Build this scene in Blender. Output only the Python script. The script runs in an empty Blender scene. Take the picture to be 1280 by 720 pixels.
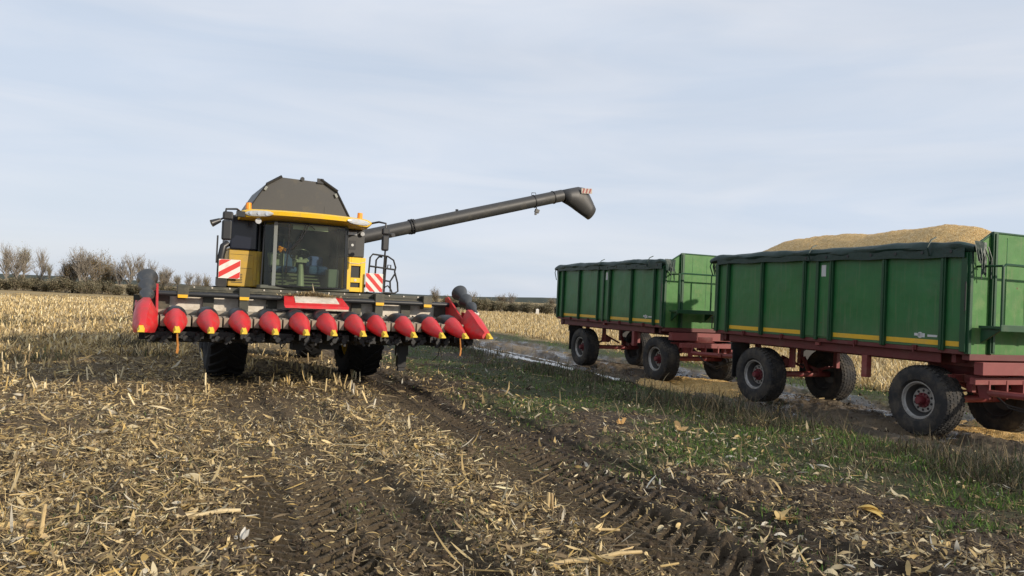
import bpy, math, random
import numpy as np
from mathutils import Matrix, Vector

# ------------------------------------------------------------------ camera, sky, sun, exposure
random.seed(5); rng = np.random.default_rng(5)
S = bpy.context.scene
COL = S.collection
R = math.radians
EYE = 1.9
def make_camera(focal_px=950.0, pitch=R(0.96), roll=R(2.6)):
    cd = bpy.data.cameras.new('camera'); co = bpy.data.objects.new('camera', cd); COL.objects.link(co)
    cd.sensor_width = 36.0; cd.lens = focal_px/1280*36.0; cd.clip_start = 0.05; cd.clip_end = 6000
    right = Vector((1,0,0)); up = Vector((0,-math.sin(pitch),math.cos(pitch))); fwd = Vector((0,math.cos(pitch),math.sin(pitch)))
    xc = math.cos(roll)*right + math.sin(roll)*up; yc = -math.sin(roll)*right + math.cos(roll)*up; zc = -fwd
    m = Matrix((xc,yc,zc)).transposed().to_4x4(); m.translation = Vector((0,0,EYE)); co.matrix_world = m
    S.camera = co
make_camera()
SUN_EL, SUN_AZ = R(21), R(60)            # azimuth measured from straight behind the camera towards the right
sun_dir = Vector((math.sin(SUN_AZ)*math.cos(SUN_EL), -math.cos(SUN_AZ)*math.cos(SUN_EL), math.sin(SUN_EL)))
w = bpy.data.worlds.new('World'); S.world = w; w.use_nodes = True
def make_sky():
    nt = w.node_tree; n = nt.nodes; l = nt.links
    bg = n['Background']; bg.inputs['Strength'].default_value = 0.103
    sky = n.new('ShaderNodeTexSky'); sky.sky_type = 'NISHITA'; sky.sun_disc = False
    sky.sun_elevation = SUN_EL; sky.sun_rotation = math.atan2(sun_dir.x, sun_dir.y)
    sky.air_density = 1.0; sky.dust_density = 1.2; sky.ozone_density = 1.6
    tc = n.new('ShaderNodeTexCoord')
    mp = n.new('ShaderNodeMapping'); mp.inputs['Scale'].default_value = (1.0, 1.0, 4.5); l.new(tc.outputs['Generated'], mp.inputs['Vector'])
    nz = n.new('ShaderNodeTexNoise'); nz.inputs['Scale'].default_value = 1.7; nz.inputs['Detail'].default_value = 7; nz.inputs['Roughness'].default_value = 0.5
    l.new(mp.outputs['Vector'], nz.inputs['Vector'])
    mr = n.new('ShaderNodeMapRange'); mr.inputs['From Min'].default_value = 0.3; mr.inputs['From Max'].default_value = 0.75
    mr.inputs['To Min'].default_value = 0.78; mr.inputs['To Max'].default_value = 0.97; l.new(nz.outputs['Fac'], mr.inputs['Value'])
    mx = n.new('ShaderNodeMix'); mx.data_type = 'RGBA'
    l.new(mr.outputs['Result'], mx.inputs['Factor']); l.new(sky.outputs['Color'], mx.inputs[6]); nz2 = n.new('ShaderNodeTexNoise'); nz2.inputs['Scale'].default_value = 2.6; nz2.inputs['Detail'].default_value = 6; nz2.inputs['Distortion'].default_value = 0.6
    mp2 = n.new('ShaderNodeMapping'); mp2.inputs['Scale'].default_value = (1.0,1.0,6.0); mp2.inputs['Rotation'].default_value = (0.05,0.12,0.4); mp2.inputs['Location'].default_value = (0.7,0.2,0.3); l.new(tc.outputs['Generated'], mp2.inputs['Vector']); l.new(mp2.outputs['Vector'], nz2.inputs['Vector'])
    r2 = n.new('ShaderNodeMapRange'); r2.inputs['From Min'].default_value = 0.36; r2.inputs['From Max'].default_value = 0.64; l.new(nz2.outputs['Fac'], r2.inputs['Value'])
    cm = n.new('ShaderNodeMix'); cm.data_type = 'RGBA'; l.new(r2.outputs['Result'], cm.inputs['Factor']); cm.inputs[6].default_value = VEIL; cm.inputs[7].default_value = CLOUD; l.new(cm.outputs[2], mx.inputs[7])
    l.new(mx.outputs[2], bg.inputs['Color'])
VEIL = (6.45, 7.25, 8.5, 1); CLOUD = (7.5, 7.95, 8.8, 1)
make_sky()
sl = bpy.data.lights.new('sun', 'SUN'); sl.energy = 4.5; sl.angle = R(1.2); sl.color = (1.0, 0.88, 0.72)
so = bpy.data.objects.new('sun', sl); COL.objects.link(so); so.rotation_euler = (-sun_dir).to_track_quat('-Z', 'Y').to_euler()
so.location = (30, -30, 30)
S.view_settings.view_transform = 'Standard'; S.view_settings.look = 'None'; S.view_settings.gamma = 1; S.view_settings.exposure = 0.0
S.render.engine = 'CYCLES'
S.cycles.max_bounces = 6; S.cycles.transparent_max_bounces = 12; S.cycles.use_denoising = True

# ------------------------------------------------------------------ helpers
def tag(o, label=None, cat=None, group=None, kind=None):
    if label: o['label'] = label
    if cat: o['category'] = cat
    if group: o['group'] = group
    if kind: o['kind'] = kind
    return o
def empty(name, loc, rz=0.0):
    o = bpy.data.objects.new(name, None); COL.objects.link(o); o.location = loc; o.rotation_euler = (0,0,rz); o.empty_display_size = 0.3
    return o
def copy_tree(o, parent=None):
    c = o.copy(); COL.objects.link(c); c.parent = parent
    for ch in list(o.children): copy_tree(ch, c)
    return c
class MB:
    def __init__(s): s.v = []; s.f = []; s.m = []
    def add(s, vs, fs, mi=0):
        b = len(s.v); s.v += [tuple(p) for p in vs]
        for f in fs: s.f.append(tuple(i+b for i in f)); s.m.append(mi)
        return s
    def box(s, c, size, rot=None, mi=0):
        hx, hy, hz = [q/2 for q in size]
        P = [Vector((x,y,z)) for x in (-hx,hx) for y in (-hy,hy) for z in (-hz,hz)]
        if rot:
            from mathutils import Euler
            M = Euler(rot).to_matrix(); P = [M@p for p in P]
        c = Vector(c)
        return s.add([c+p for p in P], [(0,1,3,2),(4,6,7,5),(0,4,5,1),(2,3,7,6),(0,2,6,4),(1,5,7,3)], mi)
    def b2(s, lo, hi, mi=0):
        return s.box([(a+b)/2 for a,b in zip(lo,hi)], [abs(b-a) for a,b in zip(lo,hi)], None, mi)
    def loft(s, rings, mi=0, cap=True, close=True):
        n = len(rings[0]); vs = [p for r in rings for p in r]; fs = []
        for k in range(len(rings)-1):
            for i in range(n if close else n-1):
                j = (i+1) % n; fs.append((k*n+i, k*n+j, (k+1)*n+j, (k+1)*n+i))
        if cap: fs.append(tuple(range(n))[::-1]); fs.append(tuple(range((len(rings)-1)*n, len(rings)*n)))
        return s.add(vs, fs, mi)
    def cyl(s, p0, p1, r0, r1=None, n=12, mi=0, cap=True):
        return s.tube([p0,p1], [r0, r0 if r1 is None else r1], n, mi, cap)
    def tube(s, pts, r, n=8, mi=0, cap=True):
        pts = [Vector(p) for p in pts]; rs = r if isinstance(r,(list,tuple)) else [r]*len(pts); rings = []
        nrm = None
        for i,p in enumerate(pts):
            d = (pts[min(i+1,len(pts)-1)]-pts[max(i-1,0)]).normalized()
            if nrm is None: nrm = d.orthogonal().normalized()
            else:
                nrm = (nrm - d*nrm.dot(d)); nrm = nrm.normalized() if nrm.length > 1e-6 else d.orthogonal().normalized()
            b = d.cross(nrm)
            rings.append([p + (nrm*math.cos(2*math.pi*k/n) + b*math.sin(2*math.pi*k/n))*rs[i] for k in range(n)])
        return s.loft(rings, mi, cap)
    def prism(s, poly, a, b, axis='y', mi=0):
        def P(q, t): return {'y':(q[0],t,q[1]), 'x':(t,q[0],q[1]), 'z':(q[0],q[1],t)}[axis]
        return s.loft([[P(q,a) for q in poly],[P(q,b) for q in poly]], mi)
    def lathe(s, prof, c=(0,0,0), n=32, axis='x', mi=0, closed=False):
        c = Vector(c); rings = []
        for (t,r) in prof:
            ring = []
            for k in range(n):
                a = 2*math.pi*k/n
                ring.append(c + Vector({'x':(t, r*math.cos(a), r*math.sin(a)), 'z':(r*math.cos(a), r*math.sin(a), t), 'y':(r*math.sin(a), t, r*math.cos(a))}[axis]))
            rings.append(ring)
        if closed: rings.append(rings[0])
        return s.loft(rings, mi, cap=not closed)
    def build(s, name, mats, parent=None, smooth=False, bevel=0.0, loc=None):
        me = bpy.data.meshes.new(name); me.from_pydata(s.v, [], s.f)
        for m in (mats if isinstance(mats,(list,tuple)) else [mats]): me.materials.append(m)
        me.polygons.foreach_set('material_index', s.m)
        import bmesh
        bm = bmesh.new(); bm.from_mesh(me); bmesh.ops.recalc_face_normals(bm, faces=bm.faces); bm.to_mesh(me); bm.free()
        if smooth:
            me.polygons.foreach_set('use_smooth', [True]*len(me.polygons)); me.set_sharp_from_angle(angle=R(38))
        o = bpy.data.objects.new(name, me); COL.objects.link(o)
        if parent: o.parent = parent
        if loc: o.location = loc
        if bevel:
            bv = o.modifiers.new('bevel','BEVEL'); bv.width = bevel; bv.segments = 2; bv.limit_method = 'ANGLE'; bv.angle_limit = R(40)
        return o
    def build_each(s, name, mats, parent=None, smooth=False, bevel=0.0):
        """one object per connected piece"""
        p = list(range(len(s.v)))
        def find(i):
            while p[i] != i: p[i] = p[p[i]]; i = p[i]
            return i
        for f in s.f:
            for q in f[1:]: p[find(q)] = find(f[0])
        parts = {}
        for f,m in zip(s.f,s.m): parts.setdefault(find(f[0]),[]).append((f,m))
        out = []
        for fs in parts.values():
            mb = MB(); idx = {}
            for f,m in fs:
                for q in f:
                    if q not in idx: idx[q] = len(mb.v); mb.v.append(s.v[q])
                mb.f.append(tuple(idx[q] for q in f)); mb.m.append(m)
            out.append(mb.build(name, mats, parent, smooth, bevel))
        return out
def mesh_np(name, verts, faces, mat, attrs=None, smooth=False):
    """verts (n,3), faces (m,k) numpy arrays -> object; attrs: name -> per-vertex float or colour arrays"""
    me = bpy.data.meshes.new(name); k = faces.shape[1]
    me.vertices.add(len(verts)); me.vertices.foreach_set('co', np.ascontiguousarray(verts, np.float32).ravel())
    me.loops.add(faces.size); me.loops.foreach_set('vertex_index', np.ascontiguousarray(faces, np.int32).ravel())
    me.polygons.add(len(faces)); me.polygons.foreach_set('loop_start', np.arange(0, faces.size, k, dtype=np.int32))
    if smooth: me.polygons.foreach_set('use_smooth', np.ones(len(faces), bool))
    me.update(calc_edges=True)
    for an, av in (attrs or {}).items():
        if av.ndim == 1:
            a = me.attributes.new(an, 'FLOAT', 'POINT'); a.data.foreach_set('value', av.astype(np.float32))
        else:
            a = me.attributes.new(an, 'FLOAT_COLOR', 'POINT'); c4 = np.ones((len(av),4), np.float32); c4[:,:3] = av; a.data.foreach_set('color', c4.ravel())
    me.materials.append(mat)
    o = bpy.data.objects.new(name, me); COL.objects.link(o); return o

def pm(name, col, rough=0.5, metal=0.0, var=0.25, scale=5.0, dirt=None, dirt_amt=0.3, dirt_scale=3.0, bump=0.0, bump_scale=60.0, spec=0.5, coat=0.0, low_dirt=None, streak=0.0, dent=0.0):
    """painted / worn surface: base colour with noise variation and blotches of dirt, roughness following the dirt"""
    m = bpy.data.materials.new(name); m.use_nodes = True; nt = m.node_tree; n = nt.nodes; l = nt.links
    b = n['Principled BSDF']; b.inputs['Roughness'].default_value = rough; b.inputs['Metallic'].default_value = metal
    b.inputs['Specular IOR Level'].default_value = spec; b.inputs['Coat Weight'].default_value = coat; b.inputs['Coat Roughness'].default_value = 0.15
    tc0 = n.new('ShaderNodeTexCoord'); oi = n.new('ShaderNodeObjectInfo'); tv = n.new('ShaderNodeVectorMath'); tv.operation = 'MULTIPLY_ADD'; tv.inputs[1].default_value = (23.0,31.0,0.0)
    l.new(oi.outputs['Random'], tv.inputs[0]); l.new(tc0.outputs['Object'], tv.inputs[2])      # every copy gets its own wear
    nz = n.new('ShaderNodeTexNoise'); nz.inputs['Scale'].default_value = scale; nz.inputs['Detail'].default_value = 6; nz.inputs['Roughness'].default_value = 0.62
    l.new(tv.outputs[0], nz.inputs['Vector'])
    mx = n.new('ShaderNodeMix'); mx.data_type = 'RGBA'; l.new(nz.outputs['Fac'], mx.inputs['Factor'])
    mx.inputs[6].default_value = tuple(c*(1-var) for c in col)+(1,); mx.inputs[7].default_value = tuple(min(1,c*(1+var)) for c in col)+(1,)
    out = mx.outputs[2]
    if dirt:
        d = n.new('ShaderNodeTexNoise'); d.inputs['Scale'].default_value = dirt_scale; d.inputs['Detail'].default_value = 9; d.inputs['Roughness'].default_value = 0.7
        l.new(tv.outputs[0], d.inputs['Vector'])
        r = n.new('ShaderNodeMapRange'); r.inputs['From Min'].default_value = 0.62-0.35*dirt_amt; r.inputs['From Max'].default_value = 0.88-0.3*dirt_amt
        r.inputs['To Max'].default_value = min(1, 0.45+dirt_amt*0.6); l.new(d.outputs['Fac'], r.inputs['Value'])
        fac = r.outputs['Result']
        if low_dirt:
            sx = n.new('ShaderNodeSeparateXYZ'); l.new(tv.outputs[0], sx.inputs[0])
            r2 = n.new('ShaderNodeMapRange'); r2.inputs['From Min'].default_value = low_dirt[1]; r2.inputs['From Max'].default_value = low_dirt[0]; l.new(sx.outputs['Z'], r2.inputs['Value'])
            ad = n.new('ShaderNodeMath'); ad.operation = 'MULTIPLY_ADD'; ad.use_clamp = True; l.new(r2.outputs['Result'], ad.inputs[0]); l.new(d.outputs['Fac'], ad.inputs[1]); l.new(fac, ad.inputs[2]); fac = ad.outputs[0]
        m2 = n.new('ShaderNodeMix'); m2.data_type = 'RGBA'; l.new(fac, m2.inputs['Factor']); l.new(out, m2.inputs[6]); m2.inputs[7].default_value = tuple(dirt)+(1,)
        out = m2.outputs[2]
        rr = n.new('ShaderNodeMapRange'); l.new(fac, rr.inputs['Value']); rr.inputs['To Min'].default_value = rough; rr.inputs['To Max'].default_value = 0.9; l.new(rr.outputs['Result'], b.inputs['Roughness'])
    if streak:      # rain streaks and scratches running down the sheet
        mp = n.new('ShaderNodeMapping'); mp.inputs['Scale'].default_value = (9,9,0.55); l.new(tv.outputs[0], mp.inputs['Vector'])
        sn = n.new('ShaderNodeTexNoise'); sn.inputs['Scale'].default_value = 1.6; sn.inputs['Detail'].default_value = 8; sn.inputs['Roughness'].default_value = 0.7; l.new(mp.outputs['Vector'], sn.inputs['Vector'])
        sr = n.new('ShaderNodeMapRange'); sr.inputs['From Min'].default_value = 0.52; sr.inputs['From Max'].default_value = 0.78; sr.inputs['To Max'].default_value = streak; l.new(sn.outputs['Fac'], sr.inputs['Value'])
        sm_ = n.new('ShaderNodeMix'); sm_.data_type = 'RGBA'; l.new(sr.outputs['Result'], sm_.inputs['Factor']); l.new(out, sm_.inputs[6]); sm_.inputs[7].default_value = (0.16,0.17,0.10,1); out = sm_.outputs[2]
        v = n.new('ShaderNodeTexVoronoi'); v.inputs['Scale'].default_value = 2.3; v.inputs['Randomness'].default_value = 1.0; l.new(tv.outputs[0], v.inputs['Vector'])
        vr = n.new('ShaderNodeMapRange'); vr.inputs['From Min'].default_value = 0.055; vr.inputs['From Max'].default_value = 0.02; l.new(v.outputs['Distance'], vr.inputs['Value'])
        vm = n.new('ShaderNodeMix'); vm.data_type = 'RGBA'; l.new(vr.outputs['Result'], vm.inputs['Factor']); l.new(out, vm.inputs[6]); vm.inputs[7].default_value = (0.10,0.055,0.03,1); out = vm.outputs[2]
    if dent:
        dn = n.new('ShaderNodeTexNoise'); dn.inputs['Scale'].default_value = 2.2; dn.inputs['Detail'].default_value = 2; l.new(tv.outputs[0], dn.inputs['Vector'])
        db = n.new('ShaderNodeBump'); db.inputs['Strength'].default_value = dent; db.inputs['Distance'].default_value = 0.05; l.new(dn.outputs['Fac'], db.inputs['Height']); l.new(db.outputs['Normal'], b.inputs['Normal'])
    l.new(out, b.inputs['Base Color'])
    if bump:
        bz = n.new('ShaderNodeTexNoise'); bz.inputs['Scale'].default_value = bump_scale; bz.inputs['Detail'].default_value = 4; l.new(tv.outputs[0], bz.inputs['Vector'])
        bp = n.new('ShaderNodeBump'); bp.inputs['Strength'].default_value = bump; bp.inputs['Distance'].default_value = 0.02; l.new(bz.outputs['Fac'], bp.inputs['Height']); l.new(bp.outputs['Normal'], b.inputs['Normal'])
    return m
def attr_mat(name, rough=0.8, trans=0.0, spec=0.25, gain=1.0):
    """dry plant matter: per-piece colour from the mesh attribute 'Col', some light passing through thin leaves"""
    m = bpy.data.materials.new(name); m.use_nodes = True; nt = m.node_tree; n = nt.nodes; l = nt.links
    b = n['Principled BSDF']; b.inputs['Roughness'].default_value = rough; b.inputs['Specular IOR Level'].default_value = spec
    a = n.new('ShaderNodeAttribute'); a.attribute_name = 'Col'
    l.new(a.outputs['Color'], b.inputs['Base Color'])
    if trans:
        t = n.new('ShaderNodeBsdfTranslucent'); l.new(a.outputs['Color'], t.inputs['Color'])
        ms = n.new('ShaderNodeMixShader'); ms.inputs[0].default_value = trans; l.new(b.outputs[0], ms.inputs[1]); l.new(t.outputs[0], ms.inputs[2]); l.new(ms.outputs[0], n['Material Output'].inputs['Surface'])
    return m
def glass_mat(name, tint, refl=0.1):
    m = bpy.data.materials.new(name); m.use_nodes = True; nt = m.node_tree; n = nt.nodes; l = nt.links
    n.remove(n['Principled BSDF'])
    t = n.new('ShaderNodeBsdfTransparent'); t.inputs['Color'].default_value = tuple(tint)+(1,)
    g = n.new('ShaderNodeBsdfGlossy'); g.inputs['Roughness'].default_value = 0.03; g.inputs['Color'].default_value = (0.9,0.95,0.95,1)
    lw = n.new('ShaderNodeLayerWeight'); lw.inputs['Blend'].default_value = 0.25
    r = n.new('ShaderNodeMapRange'); l.new(lw.outputs['Fresnel'], r.inputs['Value']); r.inputs['To Min'].default_value = refl*0.5; r.inputs['To Max'].default_value = 0.7
    d = n.new('ShaderNodeBsdfDiffuse'); d.inputs['Color'].default_value = (0.4,0.38,0.3,1)      # dust film
    tc = n.new('ShaderNodeTexCoord'); nz = n.new('ShaderNodeTexNoise'); nz.inputs['Scale'].default_value = 2.5; nz.inputs['Detail'].default_value = 8; l.new(tc.outputs['Object'], nz.inputs['Vector'])
    r2 = n.new('ShaderNodeMapRange'); l.new(nz.outputs['Fac'], r2.inputs['Value']); r2.inputs['From Min'].default_value = 0.35; r2.inputs['From Max'].default_value = 0.8; r2.inputs['To Min'].default_value = 0.005; r2.inputs['To Max'].default_value = 0.06
    m1 = n.new('ShaderNodeMixShader'); l.new(r2.outputs['Result'], m1.inputs[0]); l.new(t.outputs[0], m1.inputs[1]); l.new(d.outputs[0], m1.inputs[2])
    ms = n.new('ShaderNodeMixShader'); l.new(r.outputs['Result'], ms.inputs[0]); l.new(m1.outputs[0], ms.inputs[1]); l.new(g.outputs[0], ms.inputs[2]); l.new(ms.outputs[0], n['Material Output'].inputs['Surface'])
    return m

DUST = (0.30, 0.24, 0.15); MUD = (0.10, 0.075, 0.05)
M = dict(
 green = pm('trailer green paint', (0.022,0.142,0.040), 0.38, var=0.25, scale=2.5, dirt=(0.10,0.135,0.065), dirt_amt=0.24, dirt_scale=2.2, spec=0.45, low_dirt=(1.42,1.95), streak=0.5, dent=0.35),
 green_dark = pm('trailer post paint', (0.006,0.055,0.018), 0.45, var=0.2, dirt=(0.08,0.09,0.05), dirt_amt=0.2),
 green_sunlit = pm('sunlit weathered green paint', (0.060,0.180,0.045), 0.5, var=0.25, scale=4, dirt=(0.22,0.28,0.12), dirt_amt=0.30, dirt_scale=3.5, spec=0.3, streak=0.6, dent=0.3),  # trailer green with sunlight on the front put into the colour; streaks are wear
 yellow_strip = pm('reflective yellow strip', (0.70,0.42,0.03), 0.4, var=0.15, scale=9, dirt=DUST, dirt_amt=0.25),
 chassis = pm('oxblood chassis paint', (0.115,0.019,0.019), 0.55, var=0.3, scale=4, dirt=(0.13,0.08,0.06), dirt_amt=0.35),
 chassis_sunlit = pm('sunlit red frame paint', (0.21,0.042,0.040), 0.55, var=0.25, scale=5, dirt=(0.25,0.15,0.1), dirt_amt=0.3),  # the chassis red again, lightened in colour to look sunlit
 tarp = pm('dark green tarpaulin', (0.006,0.030,0.022), 0.5, var=0.35, scale=5, bump=0.5, bump_scale=9, dirt=(0.06,0.075,0.065), dirt_amt=0.12),
 tyre = pm('muddy rubber', (0.024,0.024,0.025), 0.75, var=0.3, scale=10, dirt=(0.12,0.10,0.075), dirt_amt=0.5, dirt_scale=4, bump=0.3, bump_scale=50, spec=0.3),
 tyre_black = pm('black tractor rubber', (0.013,0.013,0.014), 0.8, var=0.3, scale=8, dirt=(0.05,0.04,0.03), dirt_amt=0.3, dirt_scale=4, bump=0.3, spec=0.25),
 rim = pm('dark steel rim', (0.075,0.075,0.075), 0.5, metal=0.3, var=0.3, dirt=MUD, dirt_amt=0.45, dirt_scale=6),
 rim_lip = pm('worn grey rim lip', (0.34,0.33,0.31), 0.45, metal=0.3, var=0.35, scale=9, dirt=MUD, dirt_amt=0.4, dirt_scale=8),
 hub = pm('red hub paint', (0.13,0.016,0.022), 0.5, dirt=MUD, dirt_amt=0.35, dirt_scale=9),
 black = pm('matt black steel', (0.014,0.014,0.015), 0.55, var=0.4, dirt=(0.10,0.085,0.06), dirt_amt=0.25, dirt_scale=5),
 blackp = pm('black plastic', (0.018,0.019,0.021), 0.4, var=0.2, dirt=(0.12,0.11,0.09), dirt_amt=0.15),
 cone = pm('scuffed grey black plastic', (0.040,0.043,0.046), 0.38, var=0.3, scale=9, dirt=(0.16,0.14,0.11), dirt_amt=0.3, dirt_scale=9),
 dkgrey = pm('charcoal sheet metal', (0.042,0.042,0.042), 0.5, var=0.15, scale=2, dirt=(0.13,0.115,0.085), dirt_amt=0.25, dirt_scale=3),
 olive = pm('dusty olive grey steel', (0.045,0.045,0.032), 0.5, var=0.25, dirt=(0.20,0.17,0.11), dirt_amt=0.35, dirt_scale=5),
 deck = pm('dusty deck plate', (0.25,0.21,0.16), 0.65, var=0.3, scale=8, dirt=(0.3,0.25,0.17), dirt_amt=0.5),
 galv = pm('dull bare steel sheet', (0.62,0.57,0.49), 0.55, var=0.2, scale=6, dirt=(0.30,0.24,0.16), dirt_amt=0.5, dirt_scale=7),
 yellow = pm('combine yellow paint', (0.84,0.52,0.025), 0.38, var=0.1, scale=3, dirt=(0.42,0.30,0.12), dirt_amt=0.42, dirt_scale=4, coat=0.1),
 yellow_tip = pm('yellow plastic tip', (0.72,0.50,0.03), 0.5, var=0.2, scale=12, dirt=(0.3,0.22,0.08), dirt_amt=0.4, dirt_scale=12),
 red = pm('corn header red plastic', (0.54,0.018,0.022), 0.42, var=0.22, scale=6, dirt=(0.26,0.12,0.09), dirt_amt=0.40, dirt_scale=8),
 orange = pm('amber lens', (0.85,0.30,0.02), 0.25, var=0.1), lamp = pm('clear lamp lens', (0.46,0.47,0.47), 0.12, var=0.45, scale=16, spec=0.8),
 chrome = pm('silver lamp reflector', (0.7,0.7,0.7), 0.2, metal=0.9, var=0.2),
 white = pm('sign white', (0.72,0.68,0.62), 0.45, var=0.1, dirt=DUST, dirt_amt=0.2), oldwhite = pm('faded board white', (0.40,0.35,0.29), 0.6, var=0.3, scale=20), oldred = pm('faded board red', (0.26,0.05,0.045), 0.6, var=0.3, scale=20),
 sred = pm('sign red', (0.60,0.03,0.025), 0.45, var=0.15, dirt=DUST, dirt_amt=0.15),
 navy = pm('dark blue glossy panel', (0.010,0.012,0.022), 0.2, var=0.3, scale=2, spec=0.5, dirt=(0.06,0.055,0.05), dirt_amt=0.2),
 dullyellow = pm('dull yellow door', (0.46,0.285,0.03), 0.5, var=0.15, scale=3, dirt=(0.30,0.22,0.10), dirt_amt=0.5, dirt_scale=4),  # a duller, darker yellow than the combine paint
 blue = pm('blue seat fabric', (0.04,0.075,0.21), 0.9, var=0.35, scale=18), grey = pm('light grey plastic', (0.22,0.235,0.22), 0.5, var=0.1), trim = pm('grey cab lining', (0.10,0.105,0.085), 0.8, var=0.3),
 cable = pm('rubber hose', (0.02,0.02,0.02), 0.5), sticker = pm('pale sticker', (0.55,0.56,0.55), 0.4, var=0.15), label = pm('yellow warning label', (0.75,0.42,0.02), 0.4, var=0.1),
 strap = pm('rusty orange strap', (0.42,0.17,0.03), 0.6, var=0.3),
)
M['glass'] = glass_mat('tinted cab glass', (0.66,0.75,0.56), 0.03)
M['sideglass'] = glass_mat('dark cab side glass', (0.30,0.38,0.33), 0.12)

# ------------------------------------------------------------------ ground: one sheet out to the horizon
# farm frame: u across, v along the track the trailers stand on (v grows towards the camera)
TH = R(22.5)
T0 = np.array([7.95, 13.20]); TL = np.array([math.cos(TH), math.sin(TH)]); TF = np.array([math.sin(TH), -math.cos(TH)])
def to_uv(x, y): return (x-T0[0])*TL[0]+(y-T0[1])*TL[1], (x-T0[0])*TF[0]+(y-T0[1])*TF[1]
def to_xy(u, v): return T0[0]+u*TL[0]+v*TF[0], T0[1]+u*TL[1]+v*TF[1]
_tab = rng.random((256,256)).astype(np.float32)
def vnoise(x, y):
    xi = np.floor(x).astype(np.int64); yi = np.floor(y).astype(np.int64); fx = x-xi; fy = y-yi
    fx = fx*fx*(3-2*fx); fy = fy*fy*(3-2*fy)
    g = lambda a,b: _tab[a & 255, b & 255]
    return (g(xi,yi)*(1-fx)+g(xi+1,yi)*fx)*(1-fy) + (g(xi,yi+1)*(1-fx)+g(xi+1,yi+1)*fx)*fy
def fbm(x, y, octv=4, gain=0.5):
    s = 0; a = 1; t = 0
    for k in range(octv):
        s = s + a*vnoise(x*2**k+17.3*k, y*2**k+9.1*k); t += a; a *= gain
    return s/t
def sst(a, b, x): t = np.clip((x-a)/(b-a), 0, 1); return t*t*(3-2*t)
def bump1(x, c, hw, soft): return 1-sst(hw-soft, hw+soft, np.abs(x-c))
def lugs(d, v, hand):
    """tyre lug prints: slanted ridges on both sides of the tread's centre line, as a depth 0..1"""
    ph = (v + np.abs(d)*0.85*hand + 0.11*(d > 0))/0.175
    ph = ph + 0.25*(vnoise(v*1.3+d*2, d*3+5)-0.5)
    fr = ph-np.floor(ph)
    return sst(0.0, 0.12, fr)*(1-sst(0.50, 0.62, fr))*sst(0.015, 0.05, np.abs(d))
TRACKS = [(-8.60, 0.42, 1), (-11.55, 0.42, 1), (-7.72, 0.36, -1), (-10.75,0.30,-1)]
def track_center(c, v): return c + 0.10*np.sin(v*0.32+c) + 0.06*np.sin(v*0.83+2*c)
def masks(x, y):
    u, v = to_uv(x, y); wob = (fbm(x*0.35, y*0.35, 4)-0.5)
    uw = u + wob*1.6
    grass = sst(-8.2, -6.9, uw + 0.5*np.clip(v-2, 0, 6)*-0.15)*(1-sst(-2.9, -2.2, uw))
    patch = fbm(x*0.55+40, y*0.55+11, 5, 0.6)
    grass = grass*sst(0.44, 0.60, patch + 0.10*bump1(uw,-4.2,1.6,0.8))
    verge = sst(1.3, 1.9, uw)*(1-sst(2.9, 4.2, uw))
    grass = np.maximum(grass, verge*sst(0.25,0.5,patch))
    road = sst(-3.0, -2.2, uw)*(1-sst(1.6, 2.3, uw))
    strawL = 1-sst(-9.3, -8.0, uw); strawR = sst(2.6, 3.6, uw); straw = np.maximum(strawL, strawR)
    return u, v, grass, road, straw
def height(x, y):
    u, v = to_uv(x, y); r = np.hypot(x, y); near = 1-sst(30, 70, r)
    trk = np.zeros_like(u)
    for c, hw, hand in TRACKS: trk = np.maximum(trk, bump1(u, track_center(c, v), hw, 0.1)*(sst(-10.5,-9.0,v) if hand > 0 else sst(-5.5,-2.5,v)))
    h = 0.10*(fbm(x*0.22, y*0.22, 3)-0.5) + near*(0.05*(fbm(x*1.1+3, y*1.1, 4)-0.5) + 0.05*(fbm(x*4.7, y*4.7, 4, 0.6)-0.5)*(1-0.8*trk))
    clod = fbm(x*9+50, y*9+70, 3, 0.6); field = (1-sst(-6.8,-5.5,u))
    h = h + near*(1-trk)*(field*0.05*sst(0.45, 0.75, clod) + 0.03*bump1(u,-0.4,2.2,0.5)*sst(0.45,0.7,clod))
    for c, hw, hand in TRACKS:
        cc = track_center(c, v); d = u-cc
        on = bump1(u, cc, hw, 0.07)*near; wear = (0.55+0.45*sst(0.25, 0.55, fbm(x*0.6+c*7, y*0.6, 3))) * (1.0 if hand > 0 else 0.75)
        fade = sst(-10.5,-9.0,v) if hand > 0 else sst(-5.5,-2.5,v)
        on = on*fade
        h = h - on*0.026 - on*wear*(0.095 if c > -10 else 0.030+0.065*sst(0.2,1.8,v))*lugs(d, v*(1 if hand>0 else -1), 1)
        h = h + near*fade*0.016*(bump1(u, cc, hw+0.16, 0.08)-bump1(u, cc, hw+0.02, 0.05))*sst(.3,.7,fbm(x*2.5,y*2.5,3))
    for c in (-2.0, -1.0, 1.15):                      # ruts of the farm track
        h = h - 0.13*bump1(u + 0.25*(fbm(x*0.5+9, y*0.5, 2)-0.5), c, 0.30, 0.28)*(1-sst(45,90,r))
    h = h + 0.05*bump1(u, -0.2, 0.7, 0.5)*near
    h = h + 0.06*bump1(u, -3.6, 1.1, 0.8)*near + 0.10*bump1(u, 3.0, 1.4, 0.9)*near
    return h - 0.02
def track_mask(u, v):
    t = np.zeros_like(u)
    for c,hw,hand in TRACKS: t = np.maximum(t, (1.0 if c > -10 else 0.50+0.45*sst(0.2,1.8,v))*bump1(u+0.5*(fbm(u*1.7+c,v*1.7,3)-.5), track_center(c,v), hw+0.09, 0.22)*(sst(-10.5,-9,v) if hand>0 else sst(-5.5,-2.5,v)))
    return t
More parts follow.
